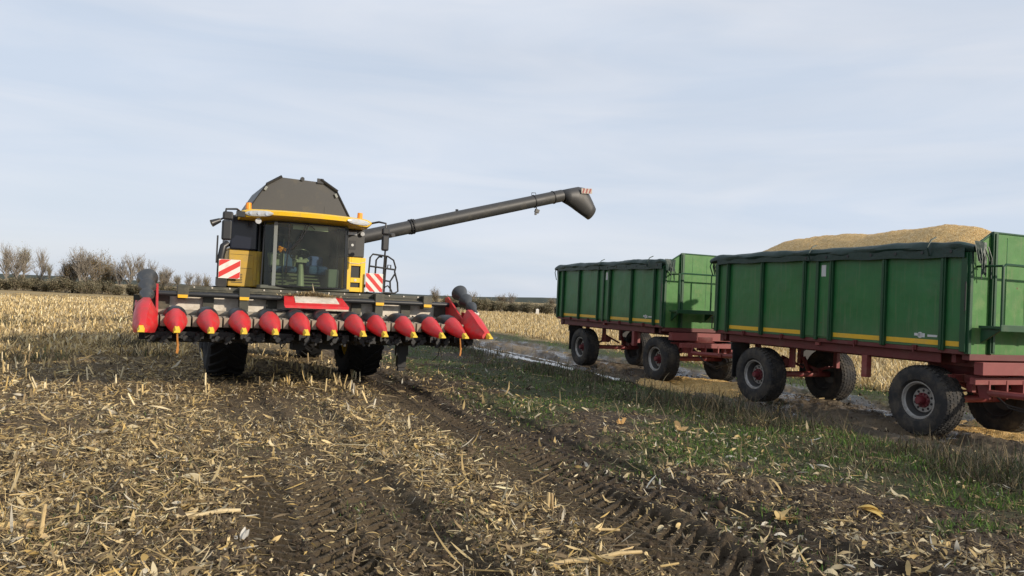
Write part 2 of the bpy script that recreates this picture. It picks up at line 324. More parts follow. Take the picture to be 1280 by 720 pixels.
def make_ground():
    fine = np.radians(np.arange(-47, 47.001, 0.115)); cl = np.radians(np.arange(-177, -47.5, 5.0)); cr = np.radians(np.arange(48.5, 181, 5.0))
    ang = np.concatenate([cl, fine, cr]); na = len(ang)
    rad = np.concatenate([np.geomspace(0.3, 3.6, 18)[:-1], np.geomspace(3.6, 48, 880)[:-1], np.geomspace(48, 2500, 110)]); nr = len(rad)
    A, Q = np.meshgrid(ang, rad); x = (Q*np.sin(A)).ravel(); y = (Q*np.cos(A)).ravel()
    z = height(x, y)
    verts = np.stack([x, y, z], 1); verts = np.vstack([verts, [[0,0,float(height(np.array([0.]),np.array([0.]))[0])]]])
    i = np.arange(nr-1)[:,None]*na; j = np.arange(na)[None,:]; jn = (j+1) % na
    quads = np.stack([i+j, i+jn, i+na+jn, i+na+j], -1).reshape(-1,4)[:, ::-1]
    c = len(verts)-1; jj = np.arange(na); cap = np.stack([jj, np.full(na,c), (jj+1)%na, (jj+1)%na], 1)
    u, v, g, rd, st = masks(verts[:,0], verts[:,1])
    o = mesh_np('ground', verts, quads, ground_mat(), dict(grass=g, road=rd, straw=st, damp=track_mask(u, v)), smooth=True)
    tag(o, kind='structure'); return o
def ground_mat():
    m = bpy.data.materials.new('field soil'); m.use_nodes = True; nt = m.node_tree; n = nt.nodes; l = nt.links; b = n['Principled BSDF']
    tc = n.new('ShaderNodeTexCoord')
    def noise(scale, det=6, rough=0.6, mapping=None):
        z = n.new('ShaderNodeTexNoise'); z.inputs['Scale'].default_value = scale; z.inputs['Detail'].default_value = det; z.inputs['Roughness'].default_value = rough
        if mapping:
            mp = n.new('ShaderNodeMapping'); mp.inputs['Rotation'].default_value = (0,0,-TH); mp.inputs['Scale'].default_value = mapping
            l.new(tc.outputs['Object'], mp.inputs['Vector']); l.new(mp.outputs['Vector'], z.inputs['Vector'])
        else: l.new(tc.outputs['Object'], z.inputs['Vector'])
        return z.outputs['Fac']
    def mix(fac, a, c):
        x = n.new('ShaderNodeMix'); x.data_type = 'RGBA'
        l.new(fac, x.inputs['Factor'])
        for k, q in ((6,a),(7,c)):
            if isinstance(q, tuple): x.inputs[k].default_value = q+(1,)
            else: l.new(q, x.inputs[k])
        return x.outputs[2]
    def rng_(f, a, c, lo=0, hi=1):
        r = n.new('ShaderNodeMapRange'); l.new(f, r.inputs['Value']); r.inputs['From Min'].default_value = a; r.inputs['From Max'].default_value = c; r.inputs['To Min'].default_value = lo; r.inputs['To Max'].default_value = hi; return r.outputs['Result']
    def mul(a, c):
        x = n.new('ShaderNodeMath'); x.operation = 'MULTIPLY'; x.use_clamp = True
        l.new(a, x.inputs[0])
        if isinstance(c, float): x.inputs[1].default_value = c
        else: l.new(c, x.inputs[1])
        return x.outputs[0]
    def at(nm):
        a = n.new('ShaderNodeAttribute'); a.attribute_name = nm; return a.outputs['Fac']
    soil = mix(rng_(noise(2.2), 0.3, 0.7), (0.034,0.025,0.017), (0.082,0.061,0.042))
    soil = mix(rng_(noise(14, 5), 0.48, 0.72), soil, (0.115,0.089,0.062))
    crumbs = mix(rng_(noise(42, 4, 0.7), 0.55, 0.66), soil, (0.27,0.20,0.11))
    soil = mix(mul(at('straw'), 0.75), soil, crumbs)
    soil = mix(mul(at('damp'), 0.75), soil, mix(rng_(noise(6,6,.7),0.35,0.7),(0.024,0.0175,0.012),(0.062,0.046,0.032)))
    rdc = mix(rng_(noise(1.1, 5, 0.6, (1.0,0.25,1)), 0.35, 0.65), (0.075,0.060,0.045), (0.24,0.185,0.12))
    c = mix(at('road'), soil, rdc)
    gr = mix(rng_(noise(9, 6), 0.35, 0.7), (0.030,0.042,0.014), (0.075,0.100,0.030))
    c = mix(mul(at('grass'), rng_(noise(5,6,.7), 0.3, 0.6, 0.3, 0.95)), c, gr)
    # the distant stubble, a straw-coloured cover
    sc_ = mix(rng_(noise(0.9, 8, 0.75, (1.0,0.35,1)), 0.32, 0.68), (0.20,0.145,0.07), (0.46,0.345,0.17))
    geo = n.new('ShaderNodeVectorMath'); geo.operation = 'LENGTH'; l.new(tc.outputs['Object'], geo.inputs[0])
    c = mix(mul(at('straw'), rng_(geo.outputs['Value'], 16, 42, 0.12, 0.95)), c, sc_)
    l.new(c, b.inputs['Base Color'])
    wet = mul(at('road'), rng_(noise(1.4, 6, 0.65, (1.0,0.22,1)), 0.44, 0.60)); c = mix(mul(wet, 0.6), c, (0.045,0.037,0.030)); l.new(c, b.inputs['Base Color'])
    rw = n.new('ShaderNodeMapRange'); l.new(wet, rw.inputs['Value']); rw.inputs['To Min'].default_value = 0.9; rw.inputs['To Max'].default_value = 0.16; l.new(rw.outputs['Result'], b.inputs['Roughness'])
    rs = n.new('ShaderNodeMapRange'); l.new(wet, rs.inputs['Value']); rs.inputs['To Min'].default_value = 0.25; rs.inputs['To Max'].default_value = 0.6; l.new(rs.outputs['Result'], b.inputs['Specular IOR Level'])
    bp = n.new('ShaderNodeBump'); bp.inputs['Strength'].default_value = 0.9; bp.inputs['Distance'].default_value = 0.03; l.new(noise(26, 7, 0.7), bp.inputs['Height']); l.new(bp.outputs['Normal'], b.inputs['Normal'])
    return m
ground = make_ground()

def water_mat():
    m = bpy.data.materials.new('muddy puddle water'); m.use_nodes = True; b = m.node_tree.nodes['Principled BSDF']
    b.inputs['Base Color'].default_value = (0.09,0.075,0.055,1); b.inputs['Roughness'].default_value = 0.04; b.inputs['IOR'].default_value = 1.33; b.inputs['Specular IOR Level'].default_value = 0.6
    return m
WATER = water_mat()
def puddle(u0, u1, v0, v1, z):
    vs = []; N = 24
    for k in range(N):
        a = 2*math.pi*k/N; rr = 1+0.12*math.sin(3*a+u0)+0.08*math.sin(5*a)
        x, y = to_xy((u0+u1)/2+(u1-u0)/2*math.cos(a)*rr, (v0+v1)/2+(v1-v0)/2*math.sin(a)*rr); vs.append((x,y,z))
    mb = MB(); mb.add(vs, [tuple(range(N))]); o = mb.build('puddle_water', WATER); tag(o, kind='structure')
puddle(-3.0, -1.2, -21, -8.4, -0.060); puddle(0.5, 1.9, -15.5, -7.8, -0.060); puddle(0.5, 1.95, -7.0, -1.6, -0.065)
puddle(-2.7, -1.4, -8.2, -4.2, -0.085)

# hills far behind the field
def make_hills():
    N = 60; vs = []; fs = []
    for k in range(N+1):
        a = R(-70+140*k/N); rr = 1300
        hh = 6+3*math.sin(a*9+1)+1.5*math.sin(a*23)+rng.random()*0.8
        x, y = rr*math.sin(a), rr*math.cos(a)
        vs += [(x,y,-2),(x*1.02,y*1.02,hh*0.8),(x*1.12,y*1.12,hh),(x*1.5,y*1.5,-3)]
    for k in range(N):
        for q in range(3): fs.append((k*4+q,(k+1)*4+q,(k+1)*4+q+1,k*4+q+1))
    mb = MB(); mb.add(vs, fs); o = mb.build('hills', pm('wooded hill', (0.035,0.045,0.035), 0.9, var=0.5, scale=0.05), smooth=True); tag(o, kind='structure')
make_hills()

# ------------------------------------------------------------------ litter, stubble, grass (uncountable: one object each)
STRAW = np.array([(0.64,0.495,0.255),(0.54,0.40,0.185),(0.67,0.56,0.35),(0.32,0.235,0.125),(0.20,0.15,0.09),(0.125,0.095,0.062),(0.50,0.35,0.13),(0.50,0.45,0.35)])
def pal(n, P, probs, jit=0.18):
    c = P[rng.choice(len(P), n, p=probs)]; return np.clip(c*(1+jit*rng.standard_normal((n,1))), 0.01, 0.85)
def sector(n, r0, r1, a0=-46, a1=46, p=-1.0):
    """random points in the camera's sector; density falls with distance (r^(p-1))"""
    t = rng.random(n)
    if abs(p) < 1e-6: r = r0*(r1/r0)**t
    else: r = (r0**p+(r1**p-r0**p)*t)**(1/p)
    a = np.radians(a0+(a1-a0)*rng.random(n)); return r*np.sin(a), r*np.cos(a), r
def ribbons(x, y, z, L, W, yaw, pitch, curl, col, seg=3, lift=0.0, twist=None, taper=True):
    """n bent leaf ribbons as one vertex block; each starts at (x,y,z), heads along yaw, rises by pitch and bends by curl"""
    n = len(x); rows = []
    px, py, pz = x.copy(), y.copy(), z.copy(); pt = pitch.copy(); tw = np.zeros(n) if twist is None else twist
    for k in range(seg+1):
        wk = W*(np.sin(math.pi*(0.18+0.78*k/seg)) if taper else 1.0)*0.5
        sx, sy, sz = -np.sin(yaw)*np.cos(tw*k), np.cos(yaw)*np.cos(tw*k), np.sin(tw*k)
        rows.append(np.stack([px-sx*wk, py-sy*wk, pz-sz*wk],1)); rows.append(np.stack([px+sx*wk, py+sy*wk, pz+sz*wk],1))
        d = L/seg; px = px+d*np.cos(pt)*np.cos(yaw); py = py+d*np.cos(pt)*np.sin(yaw); pz = pz+d*np.sin(pt); pt = pt+curl/seg
    V = np.stack(rows, 1).reshape(-1,3); k2 = 2*(seg+1); base = np.arange(n)[:,None]*k2
    F = np.concatenate([base+np.array([[2*k,2*k+1,2*k+3,2*k+2]]) for k in range(seg)], 0)
    return V, F, np.repeat(col, k2, 0)
def sticks(x, y, z, L, rad, yaw, pitch, col, n=5):
    """n-sided straight stalk pieces"""
    N = len(x); d = np.stack([np.cos(pitch)*np.cos(yaw), np.cos(pitch)*np.sin(yaw), np.sin(pitch)],1)
    s1 = np.stack([-np.sin(yaw), np.cos(yaw), np.zeros(N)],1); s2 = np.cross(d, s1); p0 = np.stack([x,y,z],1); V = []
    for t, q in ((0,1.0),(1,0.85)):
        for k in range(n):
            a = 2*math.pi*k/n; V.append(p0 + d*(L*t)[:,None] + (s1*math.cos(a)+s2*math.sin(a))*(rad*q)[:,None])
    V = np.stack(V,1).reshape(-1,3); base = np.arange(N)[:,None]*2*n
    F = [base+np.array([[k,(k+1)%n,n+(k+1)%n,n+k]]) for k in range(n)]
    F.append(base+np.array([[n,n+1,n+2,n+3]]))
    return V, np.concatenate(F,0), np.repeat(col, 2*n, 0)
def join(name, blocks, mat, **kw):
    V=[];F=[];C=[];b=0
    for v,f,c in blocks: V.append(v);F.append(f+b);C.append(c);b+=len(v)
    return mesh_np(name, np.concatenate(V), np.concatenate(F), mat, dict(Col=np.concatenate(C)), **kw)
LEAF = attr_mat('dry maize leaf', 0.75, 0.25); GREEN = attr_mat('grass blade', 0.6, 0.3); STALK = attr_mat('dry maize stalk', 0.7)
def litter_density(x, y):
    u, v, g, rd, st = masks(x, y); n1 = fbm(x*0.9+5, y*0.9+2, 4, 0.6)
    uu = u+1.1*(fbm(x*0.8+21,y*0.8+4,4)-0.5); d = np.where(uu < -9.3, 1.0, np.where(uu < -8.0, 0.40, np.where(u < -6.3, 0.26, 0.10))); d = np.where((u > -2.6)&(u < 2.2), 0.03, d); d = np.where(u >= 3.0, 0.8, d)
    d = d*(0.12+0.88*sst(0.36, 0.60, n1+0.06*(u<-12))) ; d = d*(1-0.88*track_mask(u,v))
    near = sst(5.5, 9.5, np.hypot(x,y)); d = d*(0.42+0.58*near); d = d*(1-0.42*sst(-1.0,1.5,v)*sst(-12.6,-11.0,u))
    return d
def make_litter():
    blocks = []
    x,y,r = sector(330000, 3.6, 46, p=-0.60); k = rng.random(len(x)) < litter_density(x,y); x,y,r = x[k],y[k],r[k]; n=len(x)
    sc = 1+np.clip((r-10)/22,0,1.5)
    L = np.clip(rng.lognormal(-2.55,0.62,n),0.02,0.45)*sc; W = np.clip(rng.lognormal(-4.45,0.65,n),0.003,0.05)*sc
    z = height(x,y)+0.004+rng.random(n)**3*0.06
    col = pal(n, STRAW, [.16,.15,.11,.18,.16,.12,.07,.05])
    blocks.append(ribbons(x,y,z,L,W,rng.random(n)*6.283,rng.normal(0.10,0.24,n),rng.normal(-0.3,1.2,n),col,4,twist=rng.normal(0,0.45,n)))
    x,y,r = sector(17000, 3.6, 34, p=-0.7); k = rng.random(len(x)) < litter_density(x,y)*0.8; x,y,r = x[k],y[k],r[k]; n=len(x)
    L = np.clip(rng.lognormal(-1.9,0.5,n),0.06,0.7)
    blocks.append(sticks(x,y,height(x,y)+0.012,L,rng.uniform(0.003,0.010,n),rng.random(n)*6.283,rng.normal(0.05,0.10,n),pal(n,STRAW,[.25,.22,.1,.2,.12,.04,.05,.02])))
    x,y,r = sector(6500, 4.5, 30, -12, 46, p=-0.5); u,v = to_uv(x,y); t = fbm(x*0.8+33,y*0.8+8,3); k = (u>-8.2)&(u<-2.9)&(rng.random(len(x))<0.75*sst(.40,.62,t)); x,y,r=x[k],y[k],r[k]; n=len(x)
    PALE = np.array([(0.52,0.45,0.30),(0.46,0.37,0.22),(0.58,0.54,0.45),(0.45,0.33,0.15)])
    blocks.append(ribbons(x,y,height(x,y)+0.01+0.03*rng.random(n),rng.uniform(.04,.20,n),rng.uniform(.012,.045,n),rng.random(n)*6.283,rng.normal(0.2,.4,n),rng.normal(-.4,1.2,n),pal(n,PALE,[.35,.3,.15,.2]),4,twist=rng.normal(0,.4,n)))
    # rotted dark leaves pressed into the soil everywhere
    x,y,r = sector(60000, 3.6, 26, p=-0.6); u,v=to_uv(x,y); k=(u<-2.8)&(rng.random(len(x))<0.55*(1-0.7*track_mask(u,v))); x,y,r=x[k],y[k],r[k]; n=len(x)
    blocks.append(ribbons(x,y,height(x,y)+0.004+0.02*rng.random(n),rng.uniform(.03,.16,n),rng.uniform(.004,.016,n),rng.random(n)*6.283,rng.normal(0.1,.3,n),rng.normal(-.3,1.0,n),pal(n,STRAW,[0.02,.04,.02,.20,.34,.34,.02,.02]),3,twist=rng.normal(0,.4,n)))
    o = join('maize_litter', blocks, LEAF); tag(o, 'chopped dry maize leaves and stalks strewn over the field', 'straw litter', kind='stuff')
    x,y,r = sector(330000, 3.5, 22, p=-0.8); k = rng.random(len(x)) < np.clip(litter_density(x,y)*0.8+0.10,0,1)*(0.45+0.55*sst(3,9,r)); x,y,r = x[k],y[k],r[k]; n=len(x)
    s = rng.uniform(0.004,0.018,n)*(1+r/30)
    b = ribbons(x,y,height(x,y)+0.003+0.012*rng.random(n),s*rng.uniform(1,3.5,n),s*0.6,rng.random(n)*6.283,rng.normal(0.1,0.4,n),np.zeros(n),pal(n,STRAW,[.20,.17,.12,.18,.15,.09,.04,.05]),1,taper=False)
    o = join('chaff', [b], LEAF); tag(o, 'fine straw chaff and crumbs sprinkled over the soil', 'chaff', kind='stuff')
make_litter()
def make_stubble():
    blocks=[]
    # stubs left standing in rows between the wheel tracks and across the left field
    us=[];vs=[]
    for u0 in np.arange(-60, -8.9, 0.52):
        v = np.arange(-85, 2.2, 0.17); v = v+rng.normal(0,0.04,len(v)); us.append(np.full(len(v),u0)+rng.normal(0,0.03,len(v))); vs.append(v)
    u=np.concatenate(us); v=np.concatenate(vs); x,y = to_xy(u,v); r=np.hypot(x,y)
    n1=fbm(x*0.5+8,y*0.5+31,3); keep = rng.random(len(u)) < np.where(r<13.0, 0.010, np.where(r<24, 0.10+0.45*sst(.5,.62,n1), 0.22))
    row = (np.abs(u+9.72)<0.24)&(v>-9.0)&(v<-4.2); keep |= row & (rng.random(len(u))<0.9)
    row2 = (np.abs(u+10.24)<0.24)&(v>-9.0)&(v<-6.2); keep |= row2 & (rng.random(len(u))<0.6)
    keep &= ((track_mask(u,v) < 0.3) | (v < -9.5))&(np.abs(np.degrees(np.arctan2(x,y)))<46)&(y>5)
    x,y,r=x[keep],y[keep],r[keep]; n=len(x)
    L=rng.uniform(0.10,0.30,n); blocks.append(sticks(x,y,height(x,y)-0.02,L,rng.uniform(0.009,0.015,n)*(1+r/45),rng.random(n)*6.283,rng.normal(1.35,0.22,n),pal(n,STRAW,[.32,.22,.2,.14,.05,.0,.05,.02])))
    o=join('stubble', blocks, STALK); tag(o,'standing cut maize stubs in rows across the harvested field','stubble',kind='stuff')
    # far left field: straw lying and standing thickly
    blocks=[]
    x,y,r=sector(130000,22,112,-46,6,p=0.35); u,v=to_uv(x,y); n1=fbm(x*0.22,y*0.22,4)
    k=(u<-12.5)&(rng.random(len(x))<0.25+0.9*sst(.4,.6,n1)); x,y,r=x[k],y[k],r[k]; n=len(x)
    blocks.append(ribbons(x,y,height(x,y),rng.uniform(.10,.32,n),rng.uniform(.018,.045,n)*(1+r/70),rng.random(n)*6.283,rng.uniform(.0,1.0,n),rng.normal(-.5,.6,n),pal(n,STRAW,[.28,.26,.10,.18,.08,.0,.09,.01]),2))
    # right field beyond the track: tall pale stubble
    x,y,r=sector(190000,16,116,-14,46,p=0.45); u,v=to_uv(x,y); k=(u>3.0+0.6*fbm(x,y,2)); x,y,r=x[k],y[k],r[k]; n=len(x)
    blocks.append(ribbons(x,y,height(x,y),rng.uniform(.12,.42,n),rng.uniform(.018,.042,n)*(1+r/70),rng.random(n)*6.283,rng.uniform(.4,1.5,n),rng.normal(-.7,.7,n),pal(n,STRAW,[.30,.20,.2,.16,.06,.0,.06,.02]),2))
    o=join('field_straw', blocks, LEAF); tag(o,'pale dry maize straw and stubble covering the far fields','straw',kind='stuff')
make_stubble()
GRN = np.array([(0.065,0.125,0.026),(0.10,0.175,0.034),(0.050,0.085,0.024),(0.14,0.17,0.05),(0.20,0.17,0.075),(0.13,0.25,0.035)])
WEED = np.array([(0.060,0.052,0.032),(0.085,0.068,0.042),(0.050,0.058,0.030),(0.15,0.12,0.075),(0.26,0.20,0.11),(0.05,0.080,0.03)])
def make_grass():
    blocks=[]
    x,y,r=sector(200000,4.5,42,-20,46,p=-0.5); u,v,g,rd,st=masks(x,y); t=fbm(x*2.1,y*2.1,3); k=rng.random(len(x))<g*sst(.30,.60,t); x,y,r,u=x[k],y[k],r[k],u[k]; n=len(x)
    L=rng.uniform(.03,.10,n)*(1+0.6*sst(-5.4,-3.6,u)*rng.random(n)); blocks.append(ribbons(x,y,height(x,y)-.005,L,rng.uniform(.004,.009,n)*(1+r/16),rng.random(n)*6.283,rng.uniform(.6,1.5,n),rng.normal(-.9,.5,n),pal(n,GRN,[.24,.26,.12,.16,.08,.14]),2))
    # sparse grass under the stubble
    x,y,r=sector(50000,4.0,16,-42,30,p=-0.5); u,v=to_uv(x,y); t=fbm(x*.9+70,y*.9+20,4); k=(u<-7.5)&(rng.random(len(x))<.6*sst(.58,.70,t)); x,y,r=x[k],y[k],r[k]; n=len(x)
    blocks.append(ribbons(x,y,height(x,y)-.005,rng.uniform(.03,.09,n),rng.uniform(.004,.008,n),rng.random(n)*6.283,rng.uniform(.4,1.4,n),rng.normal(-.8,.5,n),pal(n,GRN,[.25,.25,.2,.15,.1,.05]),2))
    o=join('grass',blocks,GREEN); tag(o,'short patchy green grass between the field and the farm track','grass',kind='stuff')
    blocks=[]
    x,y,r=sector(150000,7,46,-20,46,p=-0.2); u,v=to_uv(x,y); t=fbm(x*.8+12,y*.8+3,4)
    band=bump1(u+ .8*(fbm(x*.4,y*.4,3)-.5),-3.55,0.95,.5); k=rng.random(len(x))<band*(0.35+0.65*sst(.35,.6,t)); x,y,r=x[k],y[k],r[k]; n=len(x); t=t[k]
    L=rng.uniform(.08,.30,n)*(0.35+1.5*sst(.42,.64,t)); blocks.append(ribbons(x,y,height(x,y)-.01,L,rng.uniform(.003,.008,n)*(1+r/18),rng.random(n)*6.283,rng.uniform(.5,1.5,n),rng.normal(-.8,.8,n),pal(n,WEED,[.24,.22,.20,.16,.08,.10]),3))
    # withered tufts in the left field
    x,y,r=sector(60000,20,44,-42,-12,p=0.2); u,v=to_uv(x,y); t=fbm(x*.45+61,y*.45+13,4); k=(u<-12.4)&(rng.random(len(x))<.8*sst(.56,.68,t)); x,y,r=x[k],y[k],r[k]; n=len(x)
    blocks.append(ribbons(x,y,height(x,y)-.01,rng.uniform(.10,.38,n),rng.uniform(.006,.014,n)*(1+r/40),rng.random(n)*6.283,rng.uniform(.6,1.5,n),rng.normal(-.7,.7,n),pal(n,WEED,[.25,.25,.2,.15,.05,.10]),3))
    # a few taller dry stalks
    x,y,r=sector(9000,7,40,-20,46,p=0.1); u,v=to_uv(x,y); k=(u>-6.4)&(u<-2.5)&(rng.random(len(x))<.05); x,y,r=x[k],y[k],r[k]; n=len(x)
    blocks.append(ribbons(x,y,height(x,y)-.01,rng.uniform(.25,.6,n),rng.uniform(.008,.015,n)*(1+r/30),rng.random(n)*6.283,rng.uniform(.9,1.5,n),rng.normal(-.3,.5,n),pal(n,WEED[3:5],[.6,.4]),3))
    o=join('weeds',blocks,GREEN); tag(o,'dark withered weeds along the near edge of the farm track','weeds',kind='stuff')
make_grass()

def make_clods():
    x,y,r = sector(120000, 3.6, 24, -46, 46, p=-0.75); u,v = to_uv(x,y); t = fbm(x*1.3+15,y*1.3+44,4)
    k = rng.random(len(x)) < np.where(u < -2.6, (0.25+0.75*sst(.42,.62,t))*(1-0.45*track_mask(u,v)), np.where(u < 2.2, 0.5, 0.05)); x,y,r = x[k],y[k],r[k]; n = len(x)
    s = np.clip(rng.lognormal(-4.75,0.55,n),0.003,0.045)*(1+r/40); z = height(x,y)
    D = np.array([(1,0,0),(0,1,0),(-1,0,0),(0,-1,0),(0,0,1),(0,0,-1)],float)
    V = np.stack([x,y,z],1)[:,None,:] + D[None]*s[:,None,None]*rng.uniform(.55,1.35,(n,6,1)) + rng.normal(0,.22,(n,6,3))*s[:,None,None]
    F = np.array([(0,1,4),(1,2,4),(2,3,4),(3,0,4),(1,0,5),(2,1,5),(3,2,5),(0,3,5)]); F = (np.arange(n)[:,None,None]*6+F[None]).reshape(-1,3)
    C = np.array([(0.060,0.044,0.030),(0.085,0.064,0.044),(0.045,0.033,0.023),(0.11,0.085,0.06)])[rng.choice(4,n,p=[.35,.3,.25,.1])]
    o = mesh_np('soil_clods', V.reshape(-1,3), F, attr_mat('soil clod',0.95,spec=0.15), dict(Col=np.repeat(C,6,0))); tag(o,'dark crumbs and clods of soil on the churned field','soil clods',kind='stuff')
make_clods()

# ------------------------------------------------------------------ grain trailers   (local x: across, -x = side facing the camera; y: back from the front wall; z up)
def tyre_mesh(Ro, Ri, W, lug=0.0, nl=0, chev=False):
    mb = MB(); h = W/2; s = (Ro-Ri)
    prof = [(-h*0.72,Ri),(-h*0.95,Ri+s*0.18),(-h,Ri+s*0.5),(-h*0.97,Ri+s*0.78),(-h*0.86,Ri+s*0.95),(-h*0.6,Ro),(-h*0.2,Ro+0.006),(h*0.2,Ro+0.006),(h*0.6,Ro),(h*0.86,Ri+s*0.95),(h*0.97,Ri+s*0.78),(h,Ri+s*0.5),(h*0.95,Ri+s*0.18),(h*0.72,Ri),(0,Ri-0.02)]
    mb.lathe(prof, n=48, axis='x', closed=False)
    mb.f.pop(); mb.f.pop(); mb.m.pop(); mb.m.pop()
    n0 = len(prof)
    b = 0
    for k in range(48): mb.f.append(((n0-1)*48+k,(n0-1)*48+(k+1)%48,(k+1)%48,k)); mb.m.append(0)
    for k in range(nl):
        for sd in (-1,1):
            a = 2*math.pi*(k+(0.5 if sd>0 else 0))/nl
            if chev:
                pts = [(sd*h*0.02, a, 0.9),(sd*h*0.5, a+0.16, 1.0),(sd*h*0.93, a+0.30, 0.9)]; rings=[]
                for (px,ang,q) in pts:
                    ring=[]
                    for (da,dr) in ((-0.045,-0.03),(-0.032,lug*q),(0.032,lug*q),(0.045,-0.03)):
                        rr = Ro+dr-(0.035 if abs(px)>h*0.8 else 0); ring.append((px, rr*math.cos(ang+da), rr*math.sin(ang+da)))
                    rings.append(ring)
                mb.loft(rings)
            else:
                for (xa,xb) in ((0.06,0.34),(0.40,0.66),(0.72,0.90)):
                    aa = a + xa*0.12; hw = 2*math.pi/nl*0.36; ring=[]; rings=[]
                    for px in (sd*h*xa, sd*h*xb):
                        dr = lug - (0.022 if xb>0.8 and px==sd*h*xb else 0)
                        rings.append([(px,(Ro+q)*math.cos(aa+d),(Ro+q)*math.sin(aa+d)) for d,q in ((-hw,-0.03),(-hw*0.9,dr),(hw*0.9,dr),(hw,-0.03))])
                    mb.loft(rings)
    return mb
def add_wheel(parent, name, x, y, z, side, Ro, W, tyre_mb, tmat, hubmat, rimmat, Ri, dish=0.10):
    """wheel (rim) with tyre and hub under it; side -1 shows its outer face towards -x"""
    h = W/2; mb = MB()
    mb.lathe([(-h*0.72,Ri+0.03),(-h*0.76,Ri+0.015),(-h*0.72,Ri-0.01),(-h*0.40,Ri-0.035),(-dish,Ri-0.06),(-dish+0.01,Ri*0.82),(-dish-0.02,Ri*0.62),(-dish-0.02,0.02),(-dish+0.01,0.02),(-dish+0.02,Ri*0.62),(h*0.3,Ri-0.05),(h*0.72,Ri-0.005),(h*0.72,Ri+0.03),(0,Ri-0.005)], n=40, axis='x', closed=True)
    o = mb.build(name, rimmat, parent, smooth=True); o.location = (x,y,z); o.rotation_euler = (0,0,0 if side<0 else math.pi)
    t = tyre_mb.build('tyre', tmat, o, smooth=True)
    if rimmat is M['rim']:
        lp = MB(); lp.lathe([(-h*0.72,Ri+0.026),(-h*0.80,Ri+0.014),(-h*0.80,Ri-0.004),(-h*0.66,Ri-0.016),(-h*0.60,Ri-0.030),(-h*0.56,Ri-0.018),(-h*0.70,Ri+0.010)], n=40, axis='x', closed=True); lp.build('rim_lip', M['rim_lip'], o, smooth=True)
        fl = MB(); fl.lathe([(-dish-0.0225,Ri*0.40),(-dish-0.0285,Ri*0.42),(-dish-0.0285,Ri*0.66),(-dish-0.0225,Ri*0.68)], n=32, axis='x', closed=True); fl.build('hub_flange', M['rim_lip'], o, smooth=True)
    hb = MB(); hb.lathe([(-dish-0.018,0.001),(-dish-0.02,Ri*0.42),(-dish-0.035,Ri*0.42),(-dish-0.045,Ri*0.34),(-dish-0.05,Ri*0.24),(-dish-0.15,Ri*0.21),(-dish-0.17,Ri*0.17),(-dish-0.17,0.001)], n=24, axis='x')
    for k in range(10):
        a = 2*math.pi*k/10; hb.cyl((-dish-0.045,Ri*0.36*math.cos(a),Ri*0.36*math.sin(a)),(-dish-0.075,Ri*0.36*math.cos(a),Ri*0.36*math.sin(a)),0.018,n=6)
    hb.build('hub', hubmat, o, smooth=True)
    hh = MB()
    for k in range(10):
        a = 2*math.pi*(k+.5)/10; hh.cyl((-dish-0.010,Ri*0.54*math.cos(a),Ri*0.54*math.sin(a)),(-dish-0.0315,Ri*0.54*math.cos(a),Ri*0.54*math.sin(a)),Ri*0.075,n=10)
    hh.build_each('hand_hole', M['black'], o)
    return o
BW, BZ0, BZ1 = 1.25, 1.48, 2.99
